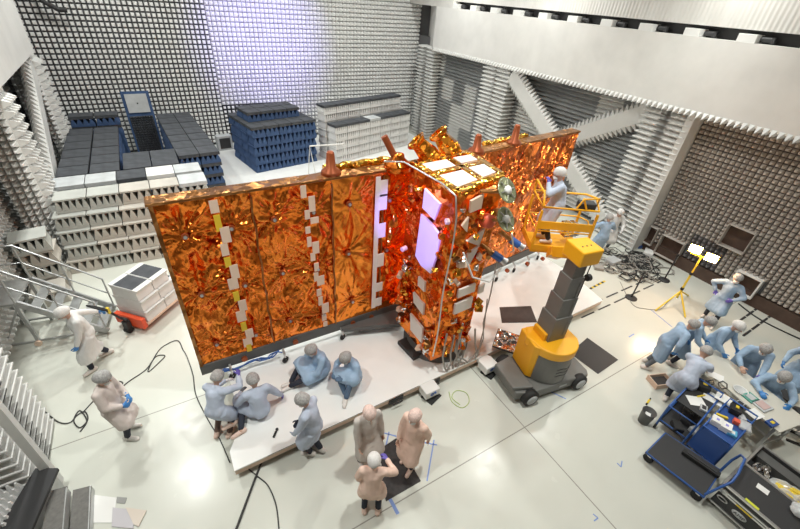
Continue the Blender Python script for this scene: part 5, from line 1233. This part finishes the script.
def bag(name, label, x, y, z, dims, m_, seed, extra=None):
    t_ = thing(name, label, 'bag', (x, y, z), 0); b = MB(); b.sph((0, 0, dims[2]*.5), .5, dims, 18, 12)
    b.v = [V((p_.x*(1+.35*noise.noise(p_*7+V((seed, 0, 0)))), p_.y*(1+.3*noise.noise(p_*6+V((0, seed, 0)))), max(.0, p_.z*(1+.6*noise.noise(p_*9+V((0, 0, seed))))))) for p_ in b.v]
    b.fs = [False]*len(b.fs); b.build('film', m_, t_)
    if extra: extra(t_, dims)
bag('film_bag', 'crinkled silver plastic bag at the far end of the open case', 7.90, -.32, .385, (.36, .3, .22), M_silver, 3)
def yb(t_, dd):
    for k in range(5):
        b = MB(); b.tube([(-.1+.05*k, -.3, .12), (-.12+.06*k, 0, .17+.02*(k % 2)), (-.1+.04*k, .3, .12)], .028, 6); b.build('yellow_strap', M_yel2, t_)
bag('strap_bag', 'clear bag of yellow straps lying in the open case', 7.93, -.86, .385, (.40, .72, .2), M_plastic, 8, yb)
bag('film_bag', 'clear plastic bag bulging over the rim between the flight cases', 7.52, -1.0, .625, (.30, .4, .14), M_plastic, 15)
# spool stand at the right edge
t = thing('cable_reel', 'metal reel stand with black wheel at the right photo edge', 'reel', (10.05, -.42, 0), .5)
b = MB(); b.box((0, 0, .25), (.34, .1, .06)); b.box((0, 0, .42), (.3, .08, .06)); b.build('frame', M_alu, t)
for x in (-.15, 0, .15):
    b = MB(); b.cyl((x, -.2, .3), (x, .2, .3), .04); b.build('roller', M_steel, t)
for x in (-.16, .16):
    b = MB(); b.tube([(x, 0, 0), (x, 0, .44)], .025, 6); b.build('upright', M_alu, t)
    b = MB(); b.beam((x, -.22, .02), (x, .22, .02), .05, .04); b.build('foot', M_dgrey, t)
g = MB(); g.M = T((.08, .2, .62), ori((.3, -.2, 1))); g.lathe([(.04, -.04), (.15, -.05), (.19, -.03), (.19, .03), (.15, .05), (.04, .04)], (0, 0, 0), 20); g.build('wheel', M_dgrey, t)
# small things on the platform deck
p = at(275, 435, ZP); t = thing('deck_tool', 'small black tool lying on the white platform near its left end', 'tool', (p.x, p.y, ZP), .9); b = MB(); b.cyl((-.06, 0, .025), (.06, 0, .025), .02); b.build('barrel', M_black, t); b = MB(); b.sph((.1, 0, .03), .028); b.build('knob', M_dgrey, t)
b = MB(); b.sph((0, 0, .12), .12, (1.1, .8, 1), 12, 8); b.v = [V((p_.x*(1+.4*noise.noise(p_*9)), p_.y*(1+.4*noise.noise(p_*8)), max(0, p_.z))) for p_ in b.v]
o = b.build('wipe_bag', M_plastic, None, 0, (.30, 5.42, ZP)); tag(o, 'crumpled white wipe bag between the two people at the platform left end', 'bag')
# ================================================================== LIGHT
def area(name, loc, tgt, size, power, col=(1, 1, 1), sy=None):
    l = bpy.data.lights.new(name, 'AREA'); l.energy = power; l.color = col; l.size = size
    if sy: l.shape = 'RECTANGLE'; l.size_y = sy
    o = bpy.data.objects.new(name, l); COL.objects.link(o); o.location = loc; l.spread = R(165 if loc[1] > 11 else 120)
    o.rotation_euler = (V(tgt)-V(loc)).to_track_quat('-Z', 'Y').to_euler(); return o
KP = 1.0
for x, y in ((-2.0, 13.5), (-2.0, 10.8), (-2, 4), (12.6, 6.0), (9.0, 5.5), (12.4, 12), (12.4, 17), (3.5, 10), (3.5, 17), (8, 11.5), (8, 18), (-.5, 18.5), (4, 3.5), (9, 0.0)):  # the rearmost one is an added fill to brighten the back wall absorbers
    area('bay_and_fill_lamp', (x, y, 9.7), (x, y, 0), .42, 168*KP*(.62 if x > 8.5 and y < 8 else 1), (.985, 1, .95))
def spot(name, loc, tgt, ang, power, col, blend=.2, square=False, rad=.1):
    l = bpy.data.lights.new(name, 'SPOT'); l.energy = power; l.color = col; l.spot_size = R(ang); l.spot_blend = blend; l.use_square = square; l.shadow_soft_size = rad
    o = bpy.data.objects.new(name, l); COL.objects.link(o); o.location = loc
    o.rotation_euler = (V(tgt)-V(loc)).to_track_quat('-Z', 'Y').to_euler(); return o
spot('violet_projector', (-1.5, 1.5, 6.6), (3.85, 5.5, 3.5), 15, 3800, (.30, .20, 1), .3)
spot('violet_bounce_fill', (4.6, 12.5, 8.8), (5.4, YB, 4.9), 42, 5500, (.46, .42, 1), 1.0)  # added spot standing in for violet light bounced off the satellite
for s_ in (-1, 1):
    pl = bpy.data.lights.new('halogen_lamp', 'POINT'); pl.energy = 32; pl.color = (1, .55, .25); pl.shadow_soft_size = .08
    o = bpy.data.objects.new('halogen_lamp', pl); COL.objects.link(o); q_ = at(673, 304); o.location = V((q_.x, q_.y, 0))+sd_*(.21*s_)+V((0, 0, 1.86-.04*s_))+cd_*.12
w = bpy.data.worlds.new('World'); SC.world = w; w.use_nodes = True
bg = w.node_tree.nodes['Background']; bg.inputs[0].default_value = (.93, .96, 1, 1); bg.inputs[1].default_value = .68
SC.view_settings.view_transform = 'Standard'; SC.view_settings.look = 'None'; SC.view_settings.gamma = 1; SC.view_settings.use_curve_mapping = False
SC.view_settings.exposure = 0.10
